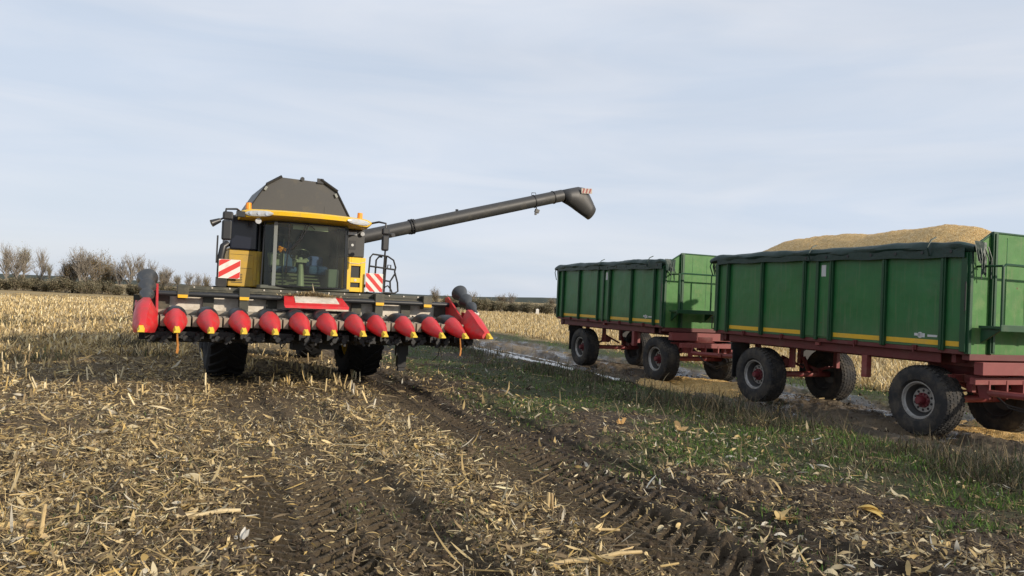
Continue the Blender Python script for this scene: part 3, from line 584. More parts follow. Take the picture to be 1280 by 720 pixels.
def make_trailer(axF, axR, length, label, tarp_seed):
    t = empty('grain_trailer', (0,0,0)); tag(t, label, 'trailer', 'green grain trailers on the farm track')
    Lb = length; post = lambda s: Lb*s/6.2
    ys = [0.04,0.41,1.55,2.75,3.10,3.44,4.66,5.78,6.16]; ys = [post(q) for q in ys]
    rr = random.Random(tarp_seed)
    for sd in (-1,1):
        mb = MB()
        mb.b2((sd*(BW-0.045),0.03,BZ0),(sd*(BW-0.015),Lb-0.03,BZ1))
        mb.b2((sd*(BW-0.012),ys[3]+0.03,BZ0+0.03),(sd*(BW+0.003),ys[5]-0.03,BZ1-0.05))          # hatch strip
        o = mb.build('side_wall', M['green'], t, bevel=0.004)
        lb = MB()
        for y in (ys[1]+0.5,ys[2]+0.6,ys[5]+0.6,ys[6]+0.55): lb.b2((sd*(BW-0.012),y-0.04,BZ0-0.06),(sd*(BW+0.030),y+0.04,BZ0+0.02)); lb.b2((sd*(BW+0.030),y-0.012,BZ0-0.10),(sd*(BW+0.045),y+0.012,BZ0+0.01))
        lb.build_each('wall_latch', M['chassis'], o)
        pb = MB()
        for k,y in enumerate(ys):
            wd = 0.05 if k in (0,8) else (0.035 if k==4 else 0.045)
            pb.b2((sd*(BW-0.010),y-wd,BZ0-0.03),(sd*(BW+0.045),y+wd,BZ1+0.02))
            if k not in (0,4,8): pb.b2((sd*(BW+0.045),y-wd*0.4,BZ0-0.02),(sd*(BW+0.062),y+wd*0.4,BZ1+0.01))
        pb.b2((sd*(BW-0.060),0.0,BZ1),(sd*(BW+0.02),Lb,BZ1+0.055))
        pb.build('wall_posts', M['green_dark'], o, bevel=0.006)
        for k in (0,1,2,5,6):
            if k==0: a,b = ys[0]+0.06,ys[1]-0.05
            else: a,b = ys[k]+0.055, ys[k+1]-0.055
            MB().b2((sd*(BW-0.014),a,BZ0+0.045),(sd*(BW-0.011),b,BZ0+0.125)).build('reflective_strip', M['yellow_strip'], o)
        if sd<0:
            MB().b2((-BW-0.008,ys[3]+0.16,BZ1-0.32),(-BW-0.003,ys[3]+0.27,BZ1-0.10)).build('plate', M['sticker'], o)
            mb = MB(); mb.cyl((-BW+0.014,ys[1]+0.42,BZ0+0.19),(-BW+0.010,ys[1]+0.42,BZ0+0.19),0.05,n=14)
            for q in range(3): mb.b2((-BW+0.010,ys[1]+0.33+q*0.07,BZ0+0.155+0.01*q),(-BW+0.0125,ys[1]+0.39+q*0.07,BZ0+0.22))
            mb.b2((-BW+0.010,ys[1]+0.10,BZ0+0.17),(-BW+0.0125,ys[1]+0.28,BZ0+0.205)); mb.build('sticker', M['sticker'], o)
    # front wall: taller, with chamfered shoulders
    poly = [(-1.19,1.42),(-1.19,3.08),(-1.0,3.20),(-0.74,3.36),(0.74,3.36),(1.0,3.20),(1.19,3.08),(1.19,1.42)]
    fw = MB().prism(poly, -0.02, 0.02).build('front_wall', M['green_sunlit'], t, bevel=0.004)
    mb = MB()
    for x in (-0.74,0.74): mb.b2((x-0.055,-0.075,1.43),(x+0.055,-0.023,3.37)); mb.b2((x-0.025,-0.095,1.45),(x+0.025,-0.078,3.34))
    for (xa,za),(xb,zb) in zip(poly[1:6],poly[2:7]): mb.tube([(xa,-0.01,za),(xb,-0.01,zb)],0.022,6)
    mb.b2((-1.26,-0.05,1.42),(-1.195,0.03,3.05)); mb.b2((1.195,-0.05,1.42),(1.26,0.03,3.05))
    mb.build('wall_posts', M['green_dark'], fw, bevel=0.006)
    sm = MB()
    for x in (-0.40,0.05,0.42): sm.b2((x-0.004,-0.0245,1.9),(x+0.004,-0.0215,3.3))
    sm.b2((-0.66,-0.0245,2.62),(0.66,-0.0215,2.628)); sm.build_each('weld_seam', M['green'], fw)
    mb = MB(); mb.b2((-1.12,-0.46,1.835),(1.12,-0.10,1.875)); mb.b2((-1.14,-0.48,1.80),(1.14,-0.455,1.90))
    for x in (-1.05,0.0,1.05): mb.prism([(-0.10,1.83),(-0.45,1.83),(-0.10,1.60)], x-0.02, x+0.02, 'x')
    mb.build('platform', M['green_dark'], fw, bevel=0.004)
    mb = MB()
    mb.tube([(-1.08,-0.44,1.87),(-1.08,-0.44,2.78),(-1.02,-0.44,2.82),(1.02,-0.44,2.82),(1.08,-0.44,2.78),(1.08,-0.44,1.87)],0.022,8)
    for x in (-0.10,0.55): mb.tube([(x,-0.44,1.87),(x,-0.44,2.82)],0.018,8)
    for x in (-1.08,1.08): mb.tube([(x,-0.44,2.80),(x,-0.02,2.80)],0.018,6)
    mb.build('guard_rail', M['green_dark'], fw, smooth=True)
    MB().b2((-1.19,Lb-0.05,1.42),(1.19,Lb-0.01,3.12)).build('rear_wall', M['green'], t, bevel=0.004)
    MB().b2((-BW+0.05,0.03,BZ0-0.03),(BW-0.05,Lb-0.03,BZ0+0.0)).build('box_floor', M['chassis'], t)
    # tarpaulin gathered along the camera side, with an eyeleted hem and loose ends
    def tarp_roll(sd):
        mb = MB(); rings = []; N = 64
        for k in range(N+1):
            y = -0.10+(Lb+0.34)*k/N; end = min(1, k/2.5, (N-k)/2.5)
            sag = 0.014*math.sin(k*0.38+tarp_seed)+0.008*math.sin(k*0.97)
            cz = BZ1+0.125+sag*0.6 - 0.05*(1-end); cx = sd*(BW-0.03+0.015*math.sin(k*0.8))
            ring = []
            for q in range(14):
                a = 2*math.pi*q/14
                rx = (0.120+0.010*math.sin(3*a+k*0.35)+0.004*rr.uniform(-1,1))*(0.55+0.45*end); rz = (0.098+0.011*math.sin(2*a+k*0.22+1)+0.004*rr.uniform(-1,1))*(0.6+0.4*end)
                ring.append((cx+rx*math.cos(a), y, cz+rz*math.sin(a)))
            rings.append(ring)
        mb.loft(rings)
        return mb
    for sd in (-1,1):
        tp = tarp_roll(sd).build('tarpaulin', M['tarp'], t, smooth=True)
        hem = MB(); N = 40
        top=[];bot=[]
        for k in range(N+1):
            y = 0.02+(Lb-0.10)*k/N; top.append((y,BZ1+0.10)); bot.append((y, BZ1-0.005-0.055*max(0,1-k/26)+0.010*math.sin(k*0.9)))
        for k in range(N):
            x0 = sd*(BW+0.068); x1 = sd*(BW+0.082)
            (ya,za),(yb,zb) = top[k],top[k+1]; (yc,zc),(yd,zd) = bot[k],bot[k+1]
            hem.loft([[(x0,ya,za),(x1,ya,za),(x1,yc,zc),(x0,yc,zc)],[(x0,yb,zb),(x1,yb,zb),(x1,yd,zd),(x0,yd,zd)]], cap=(k in (0,N-1)))
        hem.build('hem', M['tarp'], tp)
        if sd<0:
            ey = MB()
            for y in np.arange(0.25, Lb*0.62, 0.52): ey.cyl((-BW-0.080,y,BZ1+0.045),(-BW-0.092,y,BZ1+0.045),0.026,n=10)
            ey.build_each('eyelet', M['blackp'], tp)
            st = MB()
            for y in (0.62, Lb*0.52): st.tube([(-BW-0.10,y,BZ1-0.02),(-BW-0.155,y,BZ1+0.12),(-BW-0.07,y,BZ1+0.25),(-BW+0.04,y,BZ1+0.30)],0.012,6)
            for q in range(7):     # straps and folds dangling at the front corner
                x = -BW+0.05+0.05*q*rr.random(); y=-0.10-0.05*rr.random(); st.tube([(x,y,BZ1+0.12),(x+rr.uniform(-.04,.08),y-0.04,BZ1-0.06),(x+rr.uniform(-.02,.12),y-0.02,BZ1-rr.uniform(.15,.42))],0.010,5)
            for q in range(4):
                x = -BW-0.02+0.05*q; st.tube([(x,Lb+0.18,BZ1+0.10),(x+rr.uniform(-.03,.03),Lb+0.22,BZ1-0.05),(x+.02,Lb+0.16,BZ1-rr.uniform(.15,.30))],0.014,5)
            st.build_each('strap', M['tarp'], tp, smooth=True)
            fb = MB()
            for q in range(4):
                a0 = rr.uniform(0,.2); fb.add([(-BW-.1+a0,-0.12,BZ1+.2),(-BW+.05+a0,-0.14-.04*rr.random(),BZ1+.18),(-BW+.02+a0,-0.16,BZ1-rr.uniform(.05,.2)),(-BW-.06+a0,-0.13-.05*rr.random(),BZ1-rr.uniform(-.02,.15))],[(0,1,2,3)])
            fb.build('loose_flap', M['tarp'], tp)
    # chassis
    mb = MB()
    for x in (-0.80,0.80): mb.b2((x-0.05,0.15,1.20),(x+0.05,Lb-0.05,1.45)); 
    for y in np.linspace(0.3,Lb-0.2,7): mb.b2((-1.12,y-0.04,1.26),(1.12,y+0.04,1.435))
    for sd in (-1,1): mb.b2((sd*1.17,0.0,1.405),(sd*1.245,Lb,1.475)); mb.b2((sd*1.13,0.5,1.24),(sd*1.16,Lb-0.4,1.40))
    mb.b2((-1.2,-0.03,1.32),(1.2,0.10,1.42)); mb.b2((-1.1,Lb-0.12,1.22),(1.1,Lb,1.42))
    ch = mb.build('chassis', M['chassis'], t, bevel=0.006)
    mb = MB()
    for y in (axF+1.12,): mb.b2((-1.18,y-0.06,0.84),(-1.06,y+0.06,1.24))
    mb.b2((-1.225,Lb*0.5-0.05,1.34),(-1.16,Lb*0.5+0.05,1.52)); mb.build_each('support_leg', M['chassis_sunlit'], ch, bevel=0.006)
    mb = MB(); mb.lathe([(1.05,0.50),(1.05,0.58),(1.12,0.60),(1.20,0.60),(1.20,0.50)], (0,axF,0), 40, 'z', closed=True); mb.build('turntable', M['chassis'], ch, smooth=True)
    # steering bogie and drawbar under the front
    mb = MB()
    for x in (-0.55,0.55): mb.b2((x-0.05,axF-0.75,0.92),(x+0.05,axF+0.6,1.05))
    for y in (axF-0.80,axF-0.35,axF+0.4): mb.b2((-0.95,y-0.05,0.93),(0.95,y+0.05,1.045))
    mb.b2((-1.05,-0.15,1.10),(1.05,0.0,1.30))
    for x in (-0.62,-0.2,0.2,0.62): mb.prism([(axF-0.86,0.70),(axF-0.70,0.70),(axF-0.62,1.0),(axF-0.86,1.0)], x-0.02, x+0.02, 'x')
    bg = mb.build('steering_frame', M['chassis_sunlit'], t, bevel=0.006)
    yb = axF-0.85
    mb = MB(); hx, hy = 0.0, -2.05
    for x in (-0.62,0.62): mb.tube([(x,yb+0.02,0.80),(x*0.45,-1.15,0.80),(0.07*np.sign(x),hy+0.25,0.82)],0.055,8)
    mb.b2((-0.35,-1.25,0.76),(0.35,-1.15,0.84)); mb.lathe([(-0.03,0.045),(-0.03,0.085),(0.03,0.085),(0.03,0.045)],(0,hy+0.10,0.82),20,'z',closed=True)
    mb.build('drawbar', M['chassis_sunlit'], bg, smooth=True)
    mb = MB()
    for (x,dz) in ((-0.45,0.0),(-0.40,-0.05),(0.3,0.02)): mb.tube([(x,yb+0.3,0.95),(x+0.1,yb-0.1,0.62+dz),(x*0.5,-0.9,0.50+dz),(x*0.2,-1.6,0.75),(0,hy-0.1,1.0)],0.014,6)
    mb.build_each('air_hose', M['cable'], bg, smooth=True)
    for (ya, nm) in ((axF,'front_axle'),(axR,'rear_axle')):
        mb = MB(); mb.tube([(-0.95,ya,0.59),(0.95,ya,0.59)],0.065,10)
        for x in (-0.62,0.62):
            for q in range(4): mb.tube([(x,ya-0.52+0.09*q,0.80+0.012*q-0.02*q),(x,ya,0.69-0.03*q+0.02),(x,ya+0.52-0.09*q,0.80+0.012*q-0.02*q)],0.022,4)
            mb.b2((x-0.05,ya-0.08,0.55),(x+0.05,ya+0.08,0.72)); mb.cyl((x,ya+0.25,0.62),(x*0.85,ya+0.35,0.95),0.05,n=10)
            for yy in (ya-0.54,ya+0.54): mb.b2((x-0.045,yy-0.05,0.78),(x+0.045,yy+0.05,1.22 if ya==axR else 0.95))
        mb.tube([(-0.3,ya+0.2,0.75),(0.0,ya+0.45,0.95),(0.35,ya+0.15,0.72)],0.03,6)
        mb.cyl((0.05,ya+0.35,0.82),(0.05,ya+0.65,0.82),0.10,n=14)
        mb.build(nm, M['chassis_sunlit'], t, smooth=True)
    tm = TYRE_TRAILER
    for y in (axF,axR):
        for sd in (-1,1): add_wheel(t,'wheel',sd*0.985,y,0.575,sd,0.59,0.46,tm,M['tyre'],M['hub'],M['rim'],0.30,dish=0.02)
    mb = MB()
    for sd in (-1,1):
        mb.b2((sd*0.75,axR+0.68,0.45),(sd*1.2,axR+0.70,1.10)); mb.b2((sd*0.72,axR+0.70,1.05),(sd*1.22,axR+0.74,1.22))
    mb.build_each('mud_flap', M['black'], t)
    mb = MB(); mb.tube([(-1.27,Lb+0.02,1.50),(-1.31,Lb+0.05,1.50),(-1.31,Lb+0.05,1.78),(-1.27,Lb+0.02,1.78)],0.015,6); mb.tube([(-1.26,0.05,2.1),(-1.33,-0.02,2.1),(-1.33,-0.02,2.55)],0.010,6); mb.build_each('latch_handle', M['black'], t)
    return t
TYRE_TRAILER = tyre_mesh(0.575, 0.30, 0.46, 0.014, 44)
nt_ = make_trailer(0.89, 4.94, 6.22, 'green tipping trailer heaped with maize grain, on red chassis nearest the camera', 3)
def wpos(u,v): x,y = to_xy(u,v); return (x,y,0.0)
def ground_z(x,y): return float(height(np.array([x]),np.array([y]))[0])
x,y = to_xy(0, 0.89); nt_.location = (x,y,-0.03); nt_.rotation_euler = (0,0,TH)
ft = make_trailer(0.40, 4.66, 6.22, 'green tipping trailer under a rolled tarpaulin, coupled behind the heaped one', 8)
ft.location = (5.08,20.13,-0.03); ft.rotation_euler = (0,0,TH)

# maize heaped above the walls of the near trailer, and a levelled load in the far one
def make_heap(trailer, Lb, amp, label, seed):
    nx, ny = 70, 170; xs = np.linspace(-1.19,1.19,nx); ys = np.linspace(0.04,Lb-0.06,ny); X,Y = np.meshgrid(xs,ys)
    s = Y/Lb; ridge = np.interp(s,[0,0.03,0.12,0.22,0.33,0.46,0.6,0.72,0.84,0.93,1.0],[0.40,0.50,0.78,0.93,0.88,0.86,0.88,0.90,0.84,0.58,0.10])
    cross = 1-np.clip(np.abs(X)/1.19,0,1)**1.5
    Z = BZ1-0.06 + amp*ridge*cross + (0.10*(fbm(X*1.7+seed,Y*1.7,4)-0.5)+0.05*np.abs(fbm(X*3+seed,Y*2.2,3)-.5))*cross + 0.016*(fbm(X*30+seed,Y*30,2)-.5)
    verts = np.stack([X.ravel(),Y.ravel(),Z.ravel()],1); i=np.arange(ny-1)[:,None]*nx; j=np.arange(nx-1)[None,:]
    q = np.stack([i+j,i+j+1,i+nx+j+1,i+nx+j],-1).reshape(-1,4)
    o = mesh_np('grain_heap', verts, q, GRAIN, smooth=True); o.location = trailer.location; o.rotation_euler = trailer.rotation_euler
    tag(o, label, 'grain heap', kind='thing'); return o
def grain_mat():
    m = bpy.data.materials.new('maize grain'); m.use_nodes = True; nt = m.node_tree; n = nt.nodes; l = nt.links; b = n['Principled BSDF']
    tc = n.new('ShaderNodeTexCoord'); v = n.new('ShaderNodeTexVoronoi'); v.inputs['Scale'].default_value = 55; l.new(tc.outputs['Object'], v.inputs['Vector'])
    cr = n.new('ShaderNodeValToRGB'); cr.color_ramp.elements[0].color = (0.38,0.21,0.055,1); cr.color_ramp.elements[1].color = (0.76,0.55,0.26,1); cr.color_ramp.elements.new(0.5).color = (0.58,0.365,0.115,1)
    sx = n.new('ShaderNodeSeparateColor'); l.new(v.outputs['Color'], sx.inputs[0]); l.new(sx.outputs[0], cr.inputs[0])
    l.new(cr.outputs[0], b.inputs['Base Color']); b.inputs['Roughness'].default_value = 0.6
    bp = n.new('ShaderNodeBump'); bp.inputs['Strength'].default_value = 0.8; bp.inputs['Distance'].default_value = 0.02; bp.invert = True; l.new(v.outputs['Distance'], bp.inputs['Height']); l.new(bp.outputs['Normal'], b.inputs['Normal'])
    return m
GRAIN = grain_mat()
make_heap(nt_, 6.22, 0.78, 'golden heap of shelled maize rising above the walls of the near trailer', 2)
make_heap(ft, 6.22, 0.05, 'level load of shelled maize inside the far trailer', 9)

def make_spill(u0,v0,ru,rv,h,label,seed):
    n=90; U,V = np.meshgrid(np.linspace(-1,1,n),np.linspace(-1,1,n)); x,y = to_xy(u0+U*ru, v0+V*rv)
    e = 1-(U**2+V**2) + 0.9*(fbm(x*1.6+seed,y*1.6,4)-0.5); z = height(x,y) + np.clip(e,-0.35,0.7)*h + 0.012*(fbm(x*22,y*22,2)-.5) - 0.004
    i=np.arange(n-1)[:,None]*n; j=np.arange(n-1)[None,:]; q=np.stack([i+j,i+j+1,i+n+j+1,i+n+j],-1).reshape(-1,4)
    o = mesh_np('spilled_grain', np.stack([x.ravel(),y.ravel(),z.ravel()],1), q, GRAIN, smooth=True); tag(o,label,'spilled grain',kind='stuff')
make_spill(-0.75,-6.6,1.5,1.7,0.06,'maize grain spilled on the track between the two trailers',4)
make_spill(0.9,0.6,1.2,2.0,0.05,'maize grain spilled beside the front wheels of the near trailer',11)

# ------------------------------------------------------------------ corn header   (local x: across, y: away from the camera along the machine, z up)
CT = R(26); CO = np.array([-4.8,17.4]) - 0.2*np.array([math.cos(CT),math.sin(CT)])
def place(o): o.location = (CO[0],CO[1],0); o.rotation_euler = (0,0,CT)
def make_header():
    hd = empty('corn_header', (0,0,0)); place(hd)
    tag(hd, 'red twelve-row corn header with yellow-tipped snouts, carried raised on the combine', 'corn header')
    SP = 0.5175; xs = [0.045+(i-6)*SP for i in range(13)]
    def snout(wide, zt, yb):
        mb = MB(); secs = [(yb,0.180*wide,zt,1.25),(yb-0.05,0.200*wide,zt-0.005,1.215),(yb-0.28,0.166*wide,zt-0.095,1.165),(yb-0.50,0.110*wide,zt-0.19,1.125),(yb-0.70,0.060*wide,1.222,1.105)]
        rings = []
        for (y,hw,t,b) in secs:
            h = t-b; f = 0.24*hw
            rings.append([(-hw*0.80,y,b),(-hw,y,b+0.22*h),(-hw*0.95,y,b+0.46*h),(-hw*0.70,y,b+0.74*h),(-f,y,b+1.0*h),(f,y,b+1.0*h),(hw*0.70,y,b+0.74*h),(hw*0.95,y,b+0.46*h),(hw,y,b+0.22*h),(hw*0.80,y,b)])
        mb.loft(rings); return mb
    sn = None
    for i,x in sorted(enumerate(xs), key=lambda q: q[0] in (0,12)):
        if 0 < i < 12:
            if sn is None:
                sn = snout(1.0, 1.50, -3.20).build('snout', M['red'], hd, smooth=True)
                tipmb = MB(); tip0 = tipmb.loft([[(-0.055,-3.89,1.108),(-0.058,-3.89,1.168),(-0.032,-3.885,1.225),(0.032,-3.885,1.225),(0.058,-3.89,1.168),(0.055,-3.89,1.108)],[(-0.048,-3.97,1.108),(-0.050,-3.97,1.15),(-0.025,-3.965,1.188),(0.025,-3.965,1.188),(0.050,-3.97,1.15),(0.048,-3.97,1.108)],[(-0.045,-4.02,1.12),(-0.045,-4.02,1.14),(-0.02,-4.02,1.16),(0.02,-4.02,1.16),(0.045,-4.02,1.14),(0.045,-4.02,1.12)]]).build('snout_tip', M['yellow_tip'], sn, smooth=True)
                hb = MB(); rings=[]
                for (y,hw,zt) in ((-3.205,0.155,1.475),(-3.12,0.185,1.53),(-2.95,0.205,1.548),(-2.70,0.20,1.54),(-2.50,0.17,1.48)):
                    rings.append([(hw*math.cos(math.pi*q/12), y, 1.28+(zt-1.28)*math.sin(math.pi*q/12)**0.8) for q in range(13)])
                hb.loft(rings).build('snout_hood', M['blackp'], sn, smooth=True)
                sn.location = (x,0,0); s0 = sn
            else:
                c = copy_tree(s0, hd); c.location = (x,0,0)
                c.rotation_euler = (0,0,random.uniform(-.015,.015)); 
        else:
            sgn = -1 if i==0 else 1
            mb = MB(); rings=[]
            for (y,a,b2_,t,b) in ((-2.95,0.18,0.18,1.66,1.14),(-3.05,0.215,0.205,1.67,1.10),(-3.35,0.22,0.20,1.55,1.08),(-3.66,0.185,0.14,1.38,1.09),(-3.88,0.10,0.08,1.25,1.11)):
                if sgn < 0: a,b2_ = a*0.62,b2_*1.30
                else: a,b2_ = a*1.30,b2_*0.62
                h=t-b; rings.append([(-a*.85,y,b),(-a,y,b+.25*h),(-a*.96,y,b+.55*h),(-a*.62,y,b+.85*h),((b2_-a)*.5-.05,y,t),((b2_-a)*.5+.05,y,t),(b2_*.62,y,b+.85*h),(b2_*.96,y,b+.55*h),(b2_,y,b+.25*h),(b2_*.85,y,b)])
            o = mb.loft(rings).build('end_snout', M['red'], hd, smooth=True); o.location=(x+sgn*0.02,0,0)
            tc = tip0.copy(); COL.objects.link(tc); tc.parent = o
            sh = MB(); px = sgn*0.19     # inner shield plate sloping up to the spiral
            sh.prism([(-3.05,1.20),(-2.90,1.48),(-2.05,1.92),(-1.90,1.90),(-2.0,1.35),(-2.5,1.15)], -sgn*0.21-0.02+0.03, -sgn*0.21+0.02+0.03, 'x')
            sh.prism([(-3.10,1.14),(-3.0,1.52),(-2.2,1.60),(-2.1,1.2)], sgn*0.10-0.015, sgn*0.10+0.015, 'x')
            sh.build_each('side_shield', M['red'], o, bevel=0.005)
            # spiral cone leaning back above the end snout
            p0 = Vector((0.07,-3.10,1.58)); p1 = Vector((0.07,-2.06,2.02)); ax = (p1-p0); Lc = ax.length; ax.normalize(); e1 = ax.orthogonal().normalized(); e1 = Vector((1,0,0)); e2 = ax.cross(e1)
            cb = MB(); prof=[(0,0.03),(0.03,0.05),(0.15,0.055),(0.31,0.125),(0.325,0.125),(0.33,0.065),(0.48,0.07),(0.635,0.152),(0.65,0.152),(0.655,0.085),(0.80,0.095),(0.985,0.180),(1.0,0.182),(1.0,0.165),(0.90,0.09),(0.88,0.02)]
            rings=[]
            for (tt,rr) in prof: rings.append([p0+ax*Lc*tt+(e1*math.cos(2*math.pi*q/24)+e2*math.sin(2*math.pi*q/24))*rr for q in range(24)])
            cb.loft(rings).build('spiral_cone', M['cone'], o, smooth=True)
            mt = MB(); mt.tube([(0.05,-3.12,1.55),(0.09,-3.05,1.60)],0.045,10); mt.cyl((0.0,-3.08,1.60),(0.12,-3.08,1.58),0.03); mt.build('spiral_mount', M['galv'], o)
    x0, x1 = xs[0], xs[-1]
    # deck plates and row units
    for i in range(12):
        xm = (xs[i]+xs[i+1])/2
        mb = MB()
        for sd in (-1,1): mb.b2((xm+sd*0.012,-3.10,1.17),(xm+sd*0.20,-2.5,1.375)); mb.b2((xm+sd*0.015,-3.28,1.19),(xm+sd*0.105,-3.10,1.36))
        dk = mb.build('deck_plate', M['deck'], hd, bevel=0.006)
        rb = MB(); rj = random.Random(i)
        rb.b2((xm-0.21,-3.28,0.98),(xm+0.21,-2.3,1.10))
        for sd in (-1,1):
            rb.cyl((xm+sd*0.09,-3.42,0.99),(xm+sd*0.09,-2.4,0.99),0.05,0.085,10)
            for q in range(6): rb.box((xm+sd*0.09,-3.4+q*0.16,0.985),(0.20,0.02,0.05),(0,rj.uniform(0,3),0))
        rb.cyl((xm,-2.95,0.97),(xm,-2.95,0.90),0.16,0.13,14)
        for q in range(7): rb.box((xm+rj.uniform(-.2,.2),-3.3+rj.uniform(-.05,.3),1.08+rj.uniform(-.06,.05)),(rj.uniform(.03,.1),0.07,rj.uniform(.03,.07)),(rj.random(),0,rj.random()))
        rb.build('row_unit', M['black'], hd, bevel=0.004)
    mb = MB(); mb.b2((x0-0.05,-2.75,0.92),(x1+0.05,-2.25,1.12)); mb.b2((x0+0.1,-2.65,0.88),(x1-0.1,-2.45,0.93)); mb.b2((x0-0.12,-2.55,1.10),(x1+0.12,-2.0,1.30))
    for k in range(26): mb.box((x0+0.15+k*(x1-x0-0.3)/25,-2.78,0.98+0.03*math.sin(k*2.1)),(0.09,0.08,0.10),(0.3*math.sin(k),0.2,0))
    mb.build('gear_case', M['black'], hd, bevel=0.008)
    mb = MB(); mb.tube([(x0-0.08,-2.52,1.40),(x1+0.08,-2.52,1.40)],0.065,10)
    mb.build('front_beam', M['deck'], hd, smooth=True)
    # trough with cross auger
    mb = MB(); mb.b2((x0,-1.86,1.30),(x1,-1.82,1.72)); o = mb.build('back_sheet', M['galv'], hd)
    mb = MB()
    for xx in (x0+0.35, xs[2]+.1, xs[4]+.25, xs[8]-.1, xs[10]-.05, xs[11]+.2): mb.b2((xx-0.10,-1.93,1.34),(xx+0.10,-1.863,1.71))
    for xx in (x0+0.05,x1-0.05): mb.b2((xx-0.22,-1.94,1.32),(xx+0.22,-1.863,1.70))
    mb.build_each('sheet_panel', M['olive'], o)
    mb = MB(); mb.tube([(x0+0.1,-2.14,1.36),(x1-0.1,-2.14,1.36)],0.07,12)
    for sd in (-1,1):
        for k in range(26):
            a = k*0.9; xx = sd*(0.75+k*0.085)
            mb.box((xx+.045,-2.14+0.07*math.cos(a),1.36+0.07*math.sin(a)),(0.012,0.09,0.09),(a,0,0.2*sd))
    mb.build('cross_auger', M['black'], hd)
    # frame: two long tubes with brackets and yellow labels
    mb = MB(); mb.b2((-2.36,-2.05,1.80),(2.46,-1.90,1.905)); mb.b2((-2.36,-2.062,1.838),(2.46,-2.052,1.872)); o = mb.build('upper_beam', M['olive'], hd, bevel=0.012)
    bo = MB()
    for k in range(15): bo.cyl((-2.2+k*0.32,-2.05,1.885),(-2.2+k*0.32,-2.07,1.885),0.016,n=6)
    bo.build_each('bolt', M['galv'], o)
    mb = MB(); mb.tube([(x0-0.02,-2.14,1.745),(x1+0.02,-2.14,1.745)],0.052,12); mb.build('lower_tube', M['blackp'], hd, smooth=True)
    for bx,ln in ((-2.40,0.20),(-1.30,0.55),(1.40,0.55),(2.46,0.22)):
        mb = MB(); mb.b2((bx-0.10,-2.21,1.69),(bx+0.10,-1.88,1.915)); mb.b2((bx-0.085,-2.17,1.70-ln+0.15),(bx+0.085,-1.95,1.70)); o = mb.build('bracket', M['olive'], hd, bevel=0.01)
        MB().b2((bx-0.085,-2.216,1.675),(bx+0.085,-2.2115,1.735)).build('warning_label', M['label'], o)
    mb = MB(); mb.b2((-0.95,-2.06,1.70),(-0.35,-1.9,1.80)); mb.b2((0.55,-2.06,1.70),(1.0,-1.9,1.80)); mb.build_each('frame_plate', M['olive'], hd)
    # red hood over the middle with a pale grey inlay
    mb = MB(); mb.loft([[(-0.56,-2.20,1.80),(-0.62,-2.62,1.62),(-0.60,-2.66,1.565),(-0.54,-2.20,1.60)],[(0.60,-2.20,1.80),(0.66,-2.62,1.62),(0.64,-2.66,1.565),(0.58,-2.20,1.60)]]); pass
    o = mb.build('centre_hood', M['red'], hd, bevel=0.012)
    MB().add([(-0.36,-2.22,1.802),(0.46,-2.22,1.802),(0.48,-2.50,1.682),(-0.38,-2.50,1.682),(-0.36,-2.22,1.79),(0.46,-2.22,1.79),(0.48,-2.50,1.665),(-0.38,-2.50,1.665)],[(0,1,2,3),(7,6,5,4),(0,4,5,1),(1,5,6,2),(2,6,7,3),(3,7,4,0)]).build('hood_inlay', M['galv'], o)
    mb = MB()
    for k in range(7): mb.cyl((-0.6+k*0.22,-2.5,1.46),(-0.6+k*0.22,-2.2,1.50),0.03,n=8)
    mb.tube([(-0.8,-2.45,1.50),(0.8,-2.45,1.50)],0.03,8); mb.tube([(-0.75,-2.55,1.43),(0.75,-2.55,1.43)],0.02,8); mb.build_each('drive_shaft', M['black'], hd)
    # parking stands, hanging strap and cable
    mb = MB(); mb.b2((1.72,-2.62,0.42),(1.90,-2.48,0.96)); mb.b2((1.68,-2.60,0.66),(1.94,-2.50,0.96)); mb.b2((1.74,-2.60,0.34),(1.88,-2.50,0.44)); mb.build('parking_stand', M['black'], hd, bevel=0.006)
    for bx in (xs[1]+0.02, xs[11]+0.06):
        mb = MB(); mb.tube([(bx,-3.55,1.12),(bx+0.01,-3.57,0.98),(bx+0.03,-3.56,0.80),(bx+0.015,-3.55,0.74)],0.016,6); mb.box((bx+0.02,-3.575,0.83),(0.03,0.012,0.16),(0,0.12,0)); mb.build('hanging_strap', M['strap'], hd)
    mb = MB(); mb.tube([(2.62,-2.5,0.92),(2.66,-2.52,0.80),(2.62,-2.55,0.66),(2.48,-2.6,0.56)],0.010,5); mb.b2((2.55,-2.6,0.86),(2.72,-2.45,0.92)); mb.build('hanging_cable', M['cable'], hd, smooth=True)
    return hd
header = make_header()
def make_chaff_pile():
    n = 1500; x = rng.normal(0.02,0.27,n); x = np.clip(x,-0.68,0.72); y = -2.18+rng.normal(0,0.07,n); hgt = np.exp(-(x/0.34)**2)*0.10
    z = 1.80+rng.random(n)*hgt
    b1 = ribbons(x,y,z,rng.uniform(.02,.10,n),rng.uniform(.006,.018,n),rng.random(n)*6.283,rng.normal(.1,.3,n),rng.normal(0,.5,n),pal(n,STRAW*0.9,[.2,.2,.1,.2,.15,.05,.05,.05]),2)
    b2 = ribbons(np.array([0.05,-.04]),np.array([-2.15,-2.2]),np.array([1.86,1.85]),np.array([.22,.15]),np.array([.02,.02]),np.array([2.2,.5]),np.array([1.2,.8]),np.array([.2,.1]),np.array([(.6,.5,.33),(.5,.4,.22)]),3)
    o = join('chaff_pile',[b1,b2],LEAF); place(o); tag(o,'little pile of broken maize husks lying on the header under the windscreen','chaff',kind='stuff')
make_chaff_pile()

